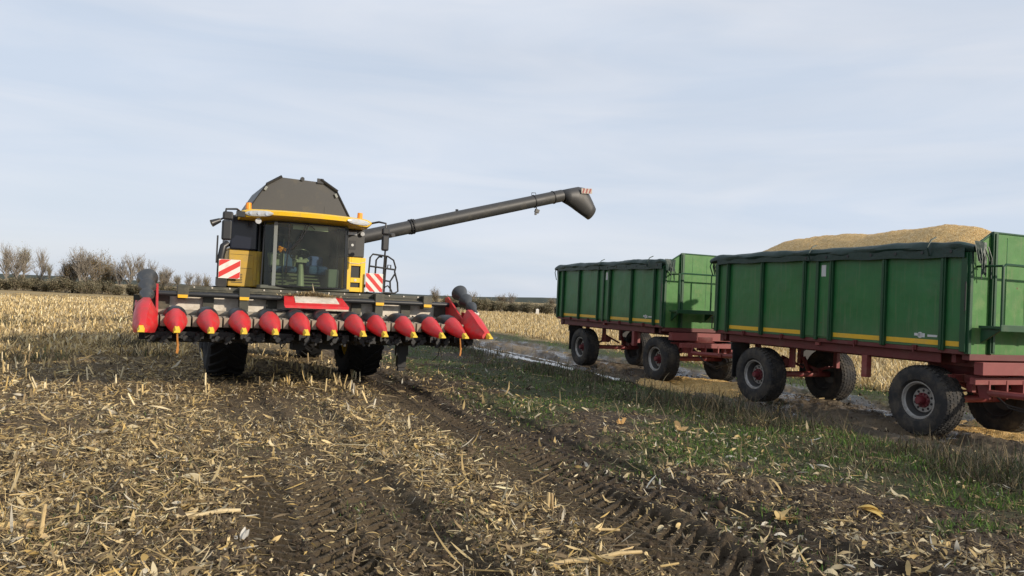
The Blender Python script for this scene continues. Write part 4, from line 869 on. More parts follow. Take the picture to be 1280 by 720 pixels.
# ------------------------------------------------------------------ combine harvester
def warning_board(parent, name, cx, cz, wd, ht, y, slope):
    b = MB().b2((cx-wd/2,y,cz-ht/2),(cx+wd/2,y+0.02,cz+ht/2)).build(name, M['white'], parent)
    # diagonal stripes clipped to the board
    mb = MB(); w_ = wd/2-0.005; h_ = ht/2-0.005; per = 0.24
    for k in range(-4,5):
        poly = [(-w_,k*per-w_*slope-0.06),(w_,k*per+w_*slope-0.06),(w_,k*per+w_*slope+0.06),(-w_,k*per-w_*slope+0.06)]
        for lim,sg in ((h_,1),(-h_,-1)):
            out=[]
            for q in range(len(poly)):
                a,c = poly[q],poly[(q+1)%len(poly)]; ia, ic = (a[1]-lim)*sg<=0, (c[1]-lim)*sg<=0
                if ia: out.append(a)
                if ia!=ic: t=(lim-a[1])/(c[1]-a[1]); out.append((a[0]+t*(c[0]-a[0]),lim))
            poly=out
            if len(poly)<3: break
        if len(poly)>=3: mb.prism([(cx+p[0],cz+p[1]) for p in poly], y-0.004, y-0.0015)
    mb.build_each('red_stripe', M['sred'], b); return b
def make_combine():
    c = empty('combine_harvester', (0,0,0)); place(c)
    tag(c, 'yellow and charcoal combine harvester with its unloading auger swung out over the field', 'combine harvester')
    # body behind the cab
    mb = MB(); mb.b2((-1.00,0.9,1.35),(1.42,6.4,3.35)); mb.b2((-0.9,5.8,1.6),(1.30,7.4,3.0)); mb.b2((-1.40,0.42,2.74),(1.38,0.92,3.42))
    body = mb.build('body', M['dkgrey'], c, bevel=0.05)
    mb = MB(); 
    for a,b in ((-1.003,-1.04),(1.423,1.47)): mb.b2((a,1.5,1.5),(b,6.2,2.9))
    mb.build_each('side_panel', M['yellow'], body, bevel=0.03)
    mb = MB(); mb.b2((-0.75,-1.7,0.85),(0.75,1.2,1.45)); mb.b2((-1.2,-0.35,0.75),(1.2,0.45,1.25)); mb.b2((-0.6,1.0,0.85),(0.6,5.5,1.4)); mb.tube([(-1.0,-0.8,1.25),(-0.5,-2.2,1.15)],0.06,8); mb.tube([(1.0,-0.8,1.25),(0.5,-2.2,1.15)],0.06,8)
    for q in range(5): mb.tube([(-0.55+q*0.22,-1.75,0.95),(-0.50+q*0.25,-1.85,0.72+0.04*(q%3)),(-0.35+q*0.22,-1.6,0.85)],0.014,5)
    mb.b2((-0.35,-2.25,0.72),(-0.10,-1.9,0.92)); mb.b2((0.15,-2.35,0.75),(0.55,-1.9,0.90)); mb.build('feeder_house', M['black'], c, bevel=0.02)
    # front cab block
    mb = MB(); mb.b2((-0.88,-1.18,1.86),(0.90,0.40,2.0)); mb.b2((-0.86,0.30,2.0),(0.86,0.40,3.36)); mb.b2((-0.90,-1.27,1.92),(0.98,-1.16,1.985)); cab = mb.build('cab', M['trim'], c, bevel=0.02)
    def arc(z, q=0.0): return [(-0.86,-0.55,z),(-0.83,-0.98+q,z),(-0.66,-1.23+q,z),(-0.34,-1.33+q,z),(0.05,-1.36+q,z),(0.46,-1.34+q,z),(0.86,-1.25+q,z),(0.95,-1.03+q,z)]
    lo, hi = arc(1.985), arc(3.34, 0.10)
    lo = [(x*(1.0),y,z) for x,y,z in lo]
    mb = MB(); mb.loft([lo[1:7]+[], hi[1:7]], cap=False, close=False); mb.build('windscreen', M['glass'], cab, smooth=True)
    for nm,a,b in (('corner_glass',0,2),('corner_glass',6,8)):
        mb = MB(); mb.loft([lo[a:b],hi[a:b]],cap=False,close=False); mb.build(nm, M['sideglass'], cab, smooth=True)
    for sd in (-1,1):
        MB().add([(sd*0.865,-0.55,1.99),(sd*0.865,0.28,1.99),(sd*0.865,0.28,3.33),(sd*0.865,-0.55,3.33)],[(0,1,2,3)]).build('side_glass', M['sideglass'], cab)
    mb = MB()
    mb.tube([(-0.845,-1.0,1.98),(-0.80,-0.90,3.36)],0.022,6); mb.tube([lo[6],hi[6]],0.018,6); mb.tube([(0.95,-1.02,1.98),(0.95,-0.92,3.36)],0.025,6); mb.tube([lo[0],hi[0]],0.03,6); mb.tube([(0.87,-0.4,1.98),(0.87,-0.4,3.36)],0.03,6)
    mb.tube([(-0.655,-1.24,1.98),(-0.62,-1.145,3.34)],0.016,6); mb.tube(lo[1:],0.018,6); mb.tube(hi[1:],0.02,6); mb.build('cab_pillars', M['blackp'], cab, smooth=True)
    MB().loft([[(-0.665,-1.262,1.99),(-0.595,-1.285,1.99)],[(-0.655,-1.166,3.33),(-0.585,-1.19,3.33)]],cap=False,close=False).build('highlight_strip', M['grey'], cab)  # pale strip painted in for the reflection down the windscreen's left edge
    # inside: seats, steering column, monitor, sun blind
    mb = MB(); rings=[]
    mb.b2((-0.52,-0.50,2.30),(-0.02,-0.02,2.44)); mb.loft([[(-0.50,-0.05,2.40),(-0.04,-0.05,2.40),(-0.04,0.08,2.40),(-0.50,0.08,2.40)],[(-0.48,0.02,3.0),(-0.06,0.02,3.0),(-0.06,0.12,3.0),(-0.48,0.12,3.0)]]); st = mb.build('driver_seat', M['blue'], cab, bevel=0.06)
    mb = MB(); mb.tube([(-0.52,-0.02,2.40),(-0.58,0.02,2.7),(-0.54,0.05,3.02),(-0.40,0.06,3.15),(-0.14,0.06,3.15),(0.0,0.05,3.02),(0.04,0.02,2.7),(-0.02,-0.02,2.40)],0.03,8); mb.b2((-0.56,-0.45,2.05),(0.02,-0.05,2.28)); mb.build('seat_shell', M['trim'], cab, smooth=True)
    mb = MB(); mb.b2((0.22,-0.55,2.28),(0.66,-0.05,2.48)); mb.b2((0.24,-0.06,2.45),(0.64,0.08,2.72)); mb.build('passenger_seat', M['blue'], cab, bevel=0.06)
    mb = MB(); mb.tube([(-0.02,-0.95,2.0),(-0.02,-0.90,2.35),(-0.02,-0.80,2.62)],[0.085,0.065,0.05],10); mb.tube([(-0.02,-0.82,2.55),(0.10,-0.86,2.60),(0.14,-0.84,2.56)],0.03,6); mb.b2((-0.13,-0.98,2.52),(0.09,-0.86,2.58)); sc = mb.build('steering_column', M['grey'], cab, smooth=True)
    mb = MB(); mb.lathe([(0.20*math.cos(a)*0+0.018*math.sin(a),0.20+0.018*math.cos(a)) for a in np.linspace(0,2*math.pi,9)[:-1]],(0,0,0),28,'z',closed=True); mb.b2((-0.19,-0.015,-0.01),(0.19,0.015,0.01)); mb.b2((-0.015,-0.19,-0.01),(0.015,0.0,0.01)); sw = mb.build('steering_wheel', M['blackp'], cab, smooth=True); sw.location=(-0.02,-0.72,2.70); sw.rotation_euler=(R(-32),0,0)
    mb = MB(); mb.b2((-0.68,-0.95,2.42),(-0.38,-0.68,2.70)); o = mb.build('control_box', M['grey'], cab, bevel=0.025); MB().b2((-0.59,-0.957,2.56),(-0.47,-0.952,2.65)).build('display', M['blackp'], cab)
    mb = MB(); mb.tube([(-0.40,-1.0,2.0),(-0.43,-1.0,2.5),(-0.42,-1.0,3.0)],0.018,6); mb.tube([(-0.60,-1.05,2.70),(-0.50,-1.02,2.76),(-0.42,-1.0,2.78)],0.012,6); mb.build('monitor_post', M['blackp'], cab)
    mb = MB()
    for q in range(7): mb.box((-0.44+random.uniform(-.05,.05)-0.035*q*0.7,-1.08,2.79+random.uniform(-.03,.05)-0.012*q),(0.05,0.03,0.05),(random.random(),random.random(),0))
    mb.build('orange_ribbon', M['orange'], cab)
    for q in range(4): MB().b2((-0.5,-0.75+q*0.08,2.02+q*0.07),(0.45,-0.69+q*0.08,2.05+q*0.07)).build('floor_step', M['trim'], cab)
    MB().b2((-0.25,-1.06,3.22),(0.50,-1.04,3.32)).build('sun_blind', M['sticker'], cab)
    MB().b2((0.60,-0.8,2.0),(0.84,0.2,2.42)).build('side_console', M['grey'], cab, bevel=0.03)
    # wipers
    mb = MB(); mb.tube([(0.06,-1.30,3.36),(-0.12,-1.36,3.0),(-0.30,-1.365,2.78)],0.014,6); mb.tube([(0.0,-1.30,3.36),(-0.16,-1.37,3.0),(-0.34,-1.37,2.76)],0.010,6); mb.tube([(0.02,-1.30,3.34),(0.16,-1.34,3.22)],0.010,6); mb.tube([(-0.37,-1.355,3.30),(-0.385,-1.37,2.75),(-0.41,-1.375,2.25)],0.013,6); mb.build('wiper', M['black'], cab)
    # roof with lamp clusters
    mb = MB(); rings=[]
    N=28; top=[];
    for k in range(N+1):
        x = -1.33+2.72*k/N; e = abs((x-0.03)/1.36); lampz = sst(0.55,0.80,np.array(e))
        zt = 3.555-0.015*e**2-0.04*float(sst(0.90,1.0,np.array(e))); zb = 3.42-0.065*float(lampz)+0.06*float(sst(0.94,1.0,np.array(e)))
        yf = -1.62+0.30*e**2; th_ = 0.02
        rings.append([(x,0.45,zt+0.02),(x,-0.6,zt+0.02),(x,yf+0.08,zt),(x,yf,zt-0.035),(x,yf+0.02,zb+0.02),(x,yf+0.12,zb),(x,-0.9,3.36),(x,0.45,3.36)])
    mb.loft(rings); roof = mb.build('roof', M['yellow'], c, smooth=True)
    for sd in (-1,1):
        cx = 0.03+sd*1.04; mb = MB(); rings=[]
        for k in range(9):
            t = -1+2*k/8; hw = 0.058*(max(0.05,1-abs(t)**3)**0.5); x = cx+t*0.27; e = abs((x-0.03)/1.36); yf=-1.62+0.30*e**2
            rings.append([(x,yf-0.012,3.455-0.01*t*sd+hw),(x,yf-0.022,3.455-0.01*t*sd+hw*0.5),(x,yf-0.022,3.455-0.01*t*sd-hw*0.5),(x,yf-0.012,3.455-0.01*t*sd-hw),(x,yf+0.06,3.455-hw),(x,yf+0.06,3.455+hw)])
        o = mb.loft(rings).build('work_lights', M['lamp'], roof, smooth=True)
        mb = MB()
        for q in (-0.15,0.0,0.15): x=cx+q; e=abs((x-.03)/1.36); yf=-1.62+.30*e**2; mb.cyl((x,yf-0.027,3.455),(x,yf-0.020,3.455),0.036,n=14)
        mb.build_each('reflector', M['chrome'], roof)
    for x,nm in ((-1.17,0),(1.20,1)):
        mb = MB(); mb.cyl((x,-1.0,3.54),(x,-1.0,3.70),0.062,0.055,14); o = mb.build('beacon', M['orange'], roof, smooth=True); MB().cyl((x,-1.0,3.53),(x,-1.0,3.565),0.07,n=14).build('beacon_base', M['blackp'], roof)
    # tank extension: charcoal hopper panels opening upwards
    P = [(-1.16,3.50),(-0.72,4.25),(-0.45,4.41),(0.50,4.39),(0.80,4.24),(1.22,3.50)]
    yf, yb = -0.28, 2.3
    tk = MB().prism(P, yf-0.012, yf+0.012).build('tank_extension', M['dkgrey'], c)
    mb = MB(); mb.prism(P, yb-0.012, yb+0.012)
    for a,b in ((0,1),(1,2),(3,4),(4,5)):
        (xa,za),(xb,zb) = P[a],P[b]; mb.loft([[(xa,yf+0.012,za),(xb,yf+0.012,zb),(xb,yb-0.012,zb),(xa,yb-0.012,za)],[(xa+0.02,yf+0.012,za-0.03),(xb+0.02,yf+0.012,zb-0.03),(xb+0.02,yb-0.012,zb-0.03),(xa+0.02,yb-0.012,za-0.03)]])
    mb.build_each('hopper_side', M['dkgrey'], tk)
    mb = MB(); mb.tube([(-0.74,yf-0.04,4.22),(-0.42,yf-0.04,4.43)],0.032,6); mb.tube([(0.44,yf-0.04,4.45),(0.83,yf-0.04,4.22)],0.032,6); mb.tube([(0.80,yf-0.02,4.24),(1.24,yf-0.02,3.46)],0.022,6); mb.tube([(-1.18,yf-0.02,3.5),(-0.72,yf-0.02,4.25)],0.014,6); mb.b2((0.36,yf-0.05,4.36),(0.50,yf+0.0,4.47)); mb.build_each('edge_rail', M['blackp'], tk, smooth=True)
    mb = MB(); mb.cyl((0.03,yf-0.05,4.42),(0.03,yf+0.02,4.42),0.045,n=12); mb.build('camera_pod', M['blackp'], tk)
    mb = MB(); mb.box((-0.75,yf-0.04,4.13),(0.05,0.04,0.09),(0,0.5,0)); mb.box((0.80,yf-0.04,4.12),(0.05,0.04,0.09),(0,-0.5,0)); mb.build_each('latch', M['grey'], tk)
    sm = MB(); sm.b2((0.55,yf-0.0155,3.5),(0.557,yf-0.0125,3.85)); sm.b2((0.28,yf-0.0155,3.5),(0.285,yf-0.0125,3.7)); sm.build_each('panel_seam', M['blackp'], tk)
    # left: glossy dark housing above a yellow service door
    mb = MB(); mb.b2((-1.46,-0.62,2.72),(-0.90,0.5,3.46)); mb.build('dark_housing', M['navy'], c, bevel=0.04)
    mb = MB(); mb.b2((-1.47,-0.60,1.94),(-0.83,0.6,2.715)); o = mb.build('service_door', M['dullyellow'], c, bevel=0.02)
    sm = MB(); sm.b2((-1.45,-0.604,2.33),(-0.99,-0.6005,2.337)); sm.b2((-1.44,-0.604,2.62),(-0.99,-0.6005,2.626)); sm.build_each('door_seam', M['black'], o)
    vt = MB()
    for q in range(6): vt.b2((-1.40,-0.606,2.02+q*0.035),(-1.18,-0.6005,2.035+q*0.035))
    vt.build_each('door_vent', M['black'], o)
    mb = MB(); mb.b2((-0.96,-0.625,1.97),(-0.90,-0.603,2.68)); mb.cyl((-0.93,-0.64,2.50),(-0.93,-0.62,2.50),0.035,n=10); mb.cyl((-0.93,-0.64,2.12),(-0.93,-0.62,2.12),0.035,n=10); mb.build_each('door_hinge', M['dullyellow'], o, bevel=0.004)
    mb = MB(); mb.tube([(-1.62,-0.55,1.95),(-1.62,-0.55,2.55),(-1.58,-0.55,2.78),(-1.50,-0.5,2.85)],0.075,10); mb.b2((-1.72,-0.58,2.42),(-1.69,-0.5,3.0)); mb.b2((-1.70,-0.62,1.95),(-1.50,-0.45,2.12)); mb.build('intake_pipe', M['blackp'], c, smooth=True)
    # right: charcoal column above a yellow panel with two openings
    mb = MB(); mb.b2((0.96,-0.62,2.72),(1.44,0.5,3.36)); o = mb.build('grey_column', M['dkgrey'], c, bevel=0.03)
    mb = MB(); mb.b2((0.96,-0.66,3.22),(1.24,-0.625,3.30)); mb.cyl((1.36,-0.70,3.26),(1.36,-0.64,3.26),0.05,n=12); mb.build_each('side_lamp', M['lamp'], o, bevel=0.01)
    mb = MB(); mb.b2((1.08,-0.628,2.90),(1.23,-0.6225,3.10)); o2 = mb.build('door_label', M['blackp'], o); MB().cyl((1.155,-0.632,3.0),(1.155,-0.6285,3.0),0.03,n=12).build('label_mark', M['sticker'], o)
    poly = [(0.99,1.94),(0.99,2.70),(1.10,2.73),(1.47,2.70),(1.44,1.94)]
    mb = MB()    # front sheet built as strips around the two openings
    for (xa,xb,za,zb) in ((0.98,1.14,1.94,2.72),(1.36,1.47,1.94,2.72),(1.14,1.36,1.94,2.04),(1.14,1.36,2.15,2.26),(1.14,1.36,2.53,2.72)): mb.b2((xa,-0.66,za),(xb,-0.60,zb))
    mb.b2((0.985,-0.598,1.94),(1.465,0.5,2.715)); o = mb.build('yellow_panel', M['yellow'], c, bevel=0.006)
    mb = MB(); mb.b2((1.142,-0.62,2.042),(1.358,-0.601,2.148)); mb.b2((1.142,-0.62,2.262),(1.358,-0.601,2.528)); mb.build_each('panel_opening', M['black'], o)
    mb = MB(); mb.cyl((1.25,-0.668,2.205),(1.25,-0.661,2.205),0.03,n=14); mb.tube([(0.99,-0.665,2.64),(1.10,-0.667,2.59),(1.3,-0.667,2.58),(1.46,-0.665,2.63)],0.008,5); mb.build_each('panel_trim', M['galv'], o)
    warning_board(c,'warning_board',-1.455,2.30,0.43,0.40,-0.72,0.62)
    warning_board(c,'warning_board',1.67,2.17,0.40,0.42,-0.74,-1.05)
    mb = MB(); mb.b2((-1.7,-0.69,1.92),(-1.5,-0.60,2.12)); mb.b2((1.45,-0.70,2.05),(1.60,-0.60,2.12)); mb.build_each('board_bracket', M['black'], c)
    # mirrors on arms
    mb = MB(); mb.tube([(-1.30,-1.10,3.46),(-1.45,-1.5,3.50),(-1.66,-1.62,3.47),(-1.68,-1.62,3.30)],0.022,6); o = mb.build('mirror_arm', M['blackp'], c, smooth=True)
    mb = MB(); mb.box((-1.63,-1.60,3.05),(0.19,0.10,0.40)); mb.box((-1.62,-1.60,3.34),(0.20,0.10,0.17)); mb.build('mirror', M['blackp'], o, bevel=0.035)
    mb = MB(); mb.cyl((-1.76,-1.60,3.24),(-1.92,-1.62,3.16),0.045,0.075,12); mb.tube([(-1.68,-1.6,3.30),(-1.78,-1.6,3.24)],0.02,6); mb.b2((-1.44,-1.45,3.36),(-1.28,-1.3,3.47)); mb.build_each('side_lamp', M['blackp'], o, smooth=True)
    mb = MB(); mb.tube([(-1.0,-1.2,3.38),(-1.0,-1.28,3.34)],0.02,6); mb.cyl((-1.0,-1.34,3.31),(-1.0,-1.26,3.31),0.06,n=14); mb.build('work_lamp', M['lamp'], c)
    mb = MB(); mb.tube([(1.36,-1.15,3.46),(1.50,-1.5,3.49),(1.62,-1.62,3.46),(1.63,-1.62,3.30)],0.022,6); o = mb.build('mirror_arm', M['blackp'], c, smooth=True)
    mb = MB(); mb.box((1.63,-1.60,3.03),(0.16,0.10,0.34)); mb.box((1.63,-1.60,3.29),(0.17,0.10,0.16)); mb.build('mirror', M['blackp'], o, bevel=0.035)
    mb = MB(); mb.tube([(1.70,-1.6,3.24),(1.80,-1.58,3.22)],0.018,6); mb.cyl((1.80,-1.62,3.22),(1.80,-1.55,3.22),0.045,n=10); mb.build_each('side_lamp', M['blackp'], o)
    # handrail basket by the ladder
    mb = MB(); r_=0.021
    mb.tube([(1.56,-0.55,1.95),(1.60,-0.55,2.75),(1.66,-0.55,2.83),(2.02,-0.55,2.80),(2.16,-0.55,2.72),(2.22,-0.55,2.55),(2.20,-0.55,2.45),(2.28,-0.55,2.20),(2.30,-0.55,2.0),(2.22,-0.55,1.95),(1.95,-0.55,1.95)],r_,8)
    mb.tube([(1.60,-0.55,2.55),(2.20,-0.55,2.50)],r_,8); mb.tube([(1.74,-0.50,1.95),(1.76,-0.50,2.70),(1.82,-0.50,2.78),(1.9,-0.50,2.78)],r_,8)
    mb.tube([(1.92,-0.55,1.95),(1.95,-0.55,2.95)],r_,8); mb.tube([(1.98,-0.5,1.95),(2.0,-0.5,2.80)],r_,8)
    mb.tube([(1.92,-0.55,2.24),(2.10,-0.55,2.22),(2.22,-0.55,2.42)],r_,8); mb.tube([(2.10,-0.55,2.22),(2.12,-0.55,1.98)],r_,8)
    mb.tube([(1.98,-0.55,2.08),(2.05,-0.55,2.12),(2.14,-0.55,2.02),(2.16,-0.55,1.96)],r_*.8,8); mb.tube([(2.02,-0.55,2.50),(2.03,-0.55,2.60),(2.10,-0.55,2.60),(2.10,-0.55,2.49)],r_*.7,8)
    mb.build('hand_rail', M['black'], c, smooth=True)
    mb = MB(); mb.b2((1.46,-0.5,1.86),(2.15,0.6,1.93))
    for q in range(4): mb.b2((1.62,-0.62,1.0+0.22*q),(2.05,-0.45,1.03+0.22*q)) if q>1 else None
    mb.build('platform', M['black'], c)
    # unloading auger
    a = MB(); p0 = Vector((1.25,1.5,3.17)); p1 = Vector((7.75,1.5,5.02)); d = (p1-p0).normalized()
    a.tube([p0,p1],0.175,20); au = a.build('unloading_auger', M['dkgrey'], c, smooth=True)
    mb = MB()
    for t,rr in ((0.30,0.205),(0.31,0.205)): q=p0+(p1-p0)*t; mb.cyl(q-d*0.012,q+d*0.012,rr,n=20)
    for t in (0.86,0.955): q=p0+(p1-p0)*t; mb.cyl(q-d*0.012,q+d*0.012,0.19,n=20)
    for k in range(14): an=2*math.pi*k/14; q=p0+(p1-p0)*0.305+Vector((0,math.cos(an)*0.19,math.sin(an)*0.19)); mb.cyl(q-d*0.05,q+d*0.05,0.012,n=6)
    mb.build_each('clamp_ring', M['black'], au, smooth=True)
    mb = MB(); q=p0+(p1-p0)*0.865; mb.tube([q+Vector((0,-.12,-.15)),q+Vector((0,-.12,-.27))],0.015,6); mb.box(q+Vector((0.02,-.12,-.29)),(0.12,0.08,0.10),(0,.3,0)); mb.box(q+Vector((-.02,-.12,-.37)),(0.05,0.05,0.07)); mb.tube([p0+(p1-p0)*0.50+Vector((0,0,.17)),p0+(p1-p0)*0.50+Vector((0,0,.22))],0.04,6); q=p0+(p1-p0)*0.86; mb.tube([q+Vector((-.08,0,.18)),q+Vector((-.08,0,.24)),q+Vector((.04,0,.25)),q+Vector((.06,0,.19))],0.01,5); mb.build_each('auger_fitting', M['blackp'], au)
    mb = MB(); rings=[]
    for (xt,zt,xb,zb,ry) in ((7.71,5.175,7.83,4.82,0.18),(8.00,5.26,7.98,4.76,0.20),(8.28,5.335,8.12,4.69,0.21),(8.52,5.32,8.26,4.61,0.21),(8.66,5.14,8.40,4.54,0.20),(8.78,4.95,8.54,4.47,0.19),(8.88,4.77,8.68,4.40,0.18)):
        cx,cz,hx,hz = (xt+xb)/2,(zt+zb)/2,(xt-xb)/2,(zt-zb)/2
        rings.append([(cx+hx*math.cos(2*math.pi*k/20), 1.5+ry*math.sin(2*math.pi*k/20), cz+hz*math.cos(2*math.pi*k/20)) for k in range(20)])
    mb.loft(rings, cap=False); sp = mb.build('spout', M['dkgrey'], au, smooth=True); sp.modifiers.new('wall','SOLIDIFY').thickness=0.012
    mb = MB(); mb.box((8.44,1.265,5.20),(0.36,0.015,0.15),(0,R(-4),0))
    for q in range(3): mb.box((8.33+q*0.11,1.2555,5.195+0.006*q),(0.05,0.003,0.14),(0,R(18),0),1)
    mb.build('reflective_board', [M['oldwhite'],M['oldred']], au)
    # wheels
    tb = tyre_mesh(0.94,0.50,0.80,0.06,22,True)
    for x,sd in ((-1.40,-1),(1.55,1)): add_wheel(c,'front_wheel',x,0.0,0.955,sd,0.94,0.80,tb,M['tyre_black'],M['black'],M['yellow'],0.50,dish=0.10)
    tr = tyre_mesh(0.68,0.36,0.60,0.045,20,True)
    for sd in (-1,1): add_wheel(c,'rear_wheel',sd*1.30,4.5,0.69,sd,0.68,0.60,tr,M['tyre_black'],M['black'],M['yellow'],0.36,dish=0.08)
    MB().tube([(-1.1,4.5,0.69),(1.1,4.5,0.69)],0.12,10).build('rear_axle', M['black'], c)
    return c
combine = make_combine()

# ------------------------------------------------------------------ trees and bushes along the far field edge
BARK = pm('grey brown bark', (0.24,0.21,0.175), 0.9, var=0.3, scale=2)
TWIG = attr_mat('twigs and leaves', 0.9, 0.15)
def tree_proto(kind, seed):
    """unit-less prototype about 8 m tall: limbs as tubes (trunk mesh), twigs and leaf flecks (crown mesh)"""
    rd = random.Random(seed); g = np.random.default_rng(seed)
    H = dict(bare=8.0, tawny=7.0, slim=7.5, bush=3.0)[kind]
    segs = []; tips = []
    def limb(p, d, L, r, depth, droop=0.0):
        n = 4; pts=[p]; ds=[d]
        for k in range(n):
            d = (d+Vector((rd.gauss(0,.12),rd.gauss(0,.12),rd.gauss(0.07-droop,.06)))).normalized(); p = p+d*L/n; pts.append(p); ds.append(d)
        segs.append((pts,r,depth)); tips.append((pts[-1],ds[-1]))
        if depth == 0: return
        if depth <= 1: tips.append((pts[2],ds[2]))
        nb = rd.randint(3,5)
        for b in range(nb):
            k = rd.randint(1,n); q = pts[k]; az = rd.uniform(0,6.283); sp = rd.uniform(.45,.95)
            side = Vector((math.cos(az),math.sin(az),rd.uniform(-.1,.35)))
            dd = (ds[k]*math.cos(sp)+side.normalized()*math.sin(sp)).normalized()
            limb(q, dd, L*rd.uniform(.42,.66), r*0.55, depth-1)
    if kind == 'bush':
        for k in range(7): limb(Vector((rd.uniform(-1.3,1.3),rd.uniform(-.5,.5),0)), Vector((rd.gauss(0,.45),rd.gauss(0,.45),1)).normalized(), 1.25, 0.040, 2)
    else:
        fork = {'bare':0.42,'slim':0.70,'tawny':0.34}[kind]; spread = {'bare':0.68,'slim':0.42,'tawny':0.80}[kind]
        p = Vector((0,0,-0.1)); d = Vector((rd.gauss(0,.04),rd.gauss(0,.04),1)).normalized(); tr = [p]
        K = 8
        for k in range(K):
            d = (d+Vector((rd.gauss(0,.05),rd.gauss(0,.05),.06))).normalized(); p = p+d*H*0.86*(max(fork,.62))/K; tr.append(p)
        segs.append((tr,0.20,5)); tips.append((tr[-1],d))
        nl_ = {'bare':14,'slim':18,'tawny':15}[kind]
        for b in range(nl_):
            t = fork*0.95+(1-fork*0.95)*b/(nl_-1); k = min(K,max(2,int(round(K*min(1,t))))); q = tr[k]; az = b*2.4+rd.uniform(-.5,.5); sp = spread*rd.uniform(.6,1.5)*(1.1-.75*t)
            dd = (Vector((0,0,1))*math.cos(sp)+Vector((math.cos(az),math.sin(az),0))*math.sin(sp)).normalized()
            limb(q, dd, H*rd.uniform(.30,.46)*(1.05-.30*t), 0.095, 2)
    tb = MB()
    for pts,r,dp in segs:
        if dp >= 1 or kind=='bush': tb.tube(pts,[r*(1-.5*k/(len(pts)-1)) for k in range(len(pts))],5,cap=False)
    P = np.array([t[0] for t in tips]); D = np.array([t[1] for t in tips])
    for pts,r,dp in segs:
        if dp == 0 and kind != 'bush': tb.tube(pts,[r,r*.8,r*.7,r*.6,r*.4],3,cap=False)
    # twigs
    nt_ = {'bare':4,'slim':4,'tawny':5,'bush':20}[kind]; idx = np.repeat(np.arange(len(P)), nt_); n=len(idx)
    base = P[idx]-D[idx]*g.uniform(0,.9,(n,1)); yaw = g.random(n)*6.283; pit = g.normal(0.55,.5,n)
    col = np.array([(0.30,0.255,0.20),(0.36,0.305,0.235),(0.23,0.20,0.16)])[g.integers(0,3,n)]
    bl = [ribbons(base[:,0],base[:,1],base[:,2],g.uniform(.3,.95,n)*(0.5 if kind=='bush' else 1),np.full(n,.022),yaw,pit,g.normal(.2,.3,n),col,2)]
    # leaves that are still on
    nl = {'bare':1,'slim':4,'tawny':9,'bush':55}[kind]; idx = np.repeat(np.arange(len(P)), nl); n=len(idx)
    keep = g.random(len(P)) < {'bare':.5,'slim':.6,'tawny':.8,'bush':.85}[kind]; idx = idx[keep[idx]]; n=len(idx)
    q = P[idx]+g.normal(0,.38 if kind!='bush' else .25,(n,3)); leaf = {'bare':[(.30,.25,.13),(.24,.21,.11)],'slim':[(.30,.27,.12),(.22,.22,.10)],'tawny':[(.28,.20,.10),(.22,.19,.09),(.32,.20,.08),(.17,.16,.08)],'bush':[(.20,.185,.12),(.25,.215,.14),(.16,.155,.10),(.27,.22,.145)]}[kind]
    lc = np.array(leaf)[g.integers(0,len(leaf),n)]*(0.8+0.5*g.random((n,1)))
    s = g.uniform(.06,.15,n); bl.append(ribbons(q[:,0],q[:,1],np.maximum(q[:,2],.05),s,s*.7,g.random(n)*6.283,g.normal(0,.8,n),np.zeros(n),lc,1,taper=False))
    root = empty('bush' if kind=='bush' else 'tree',(0,0,0))
    tr = tb.build('stems' if kind=='bush' else 'trunk', BARK, root, smooth=True)
    cr = join('crown', bl, TWIG); cr.parent = root
    zz = np.empty(len(cr.data.vertices)*3,np.float32); cr.data.vertices.foreach_get('co',zz); zz = zz.reshape(-1,3)
    root['reach'] = float(np.percentile(zz[:,2],99.5)); return root
PROTO = {k:[tree_proto(k,s) for s in seeds] for k,seeds in dict(bare=(1,2),tawny=(3,4),slim=(6,),bush=(7,8,9)).items()}
REACH = {(k,i):o['reach'] for k,l in PROTO.items() for i,o in enumerate(l)}
for l in PROTO.values():
    for o in l: del o['reach']
used = set()
def pix_ground(px, D):   # direction of a bearing given as tan, at distance D along the view axis
    return (px-640)/950*D, D
def plant(kind, i, px, D, H, label, cat, group, sx=1.0):
    p = PROTO[kind][i]; first = (kind,i) not in used; used.add((kind,i))
    o = p if first else copy_tree(p)
    s = H/REACH[(kind,i)]
    x,y = pix_ground(px,D); o.location=(x,y,ground_z(x,y)-0.05); o.scale=(s*sx,s*sx,s); o.rotation_euler=(0,0,random.uniform(0,6.28)); tag(o,label,cat,group)
    o.name = 'bush' if kind=='bush' else 'tree'
    return o
G = 'trees along the far field edge'
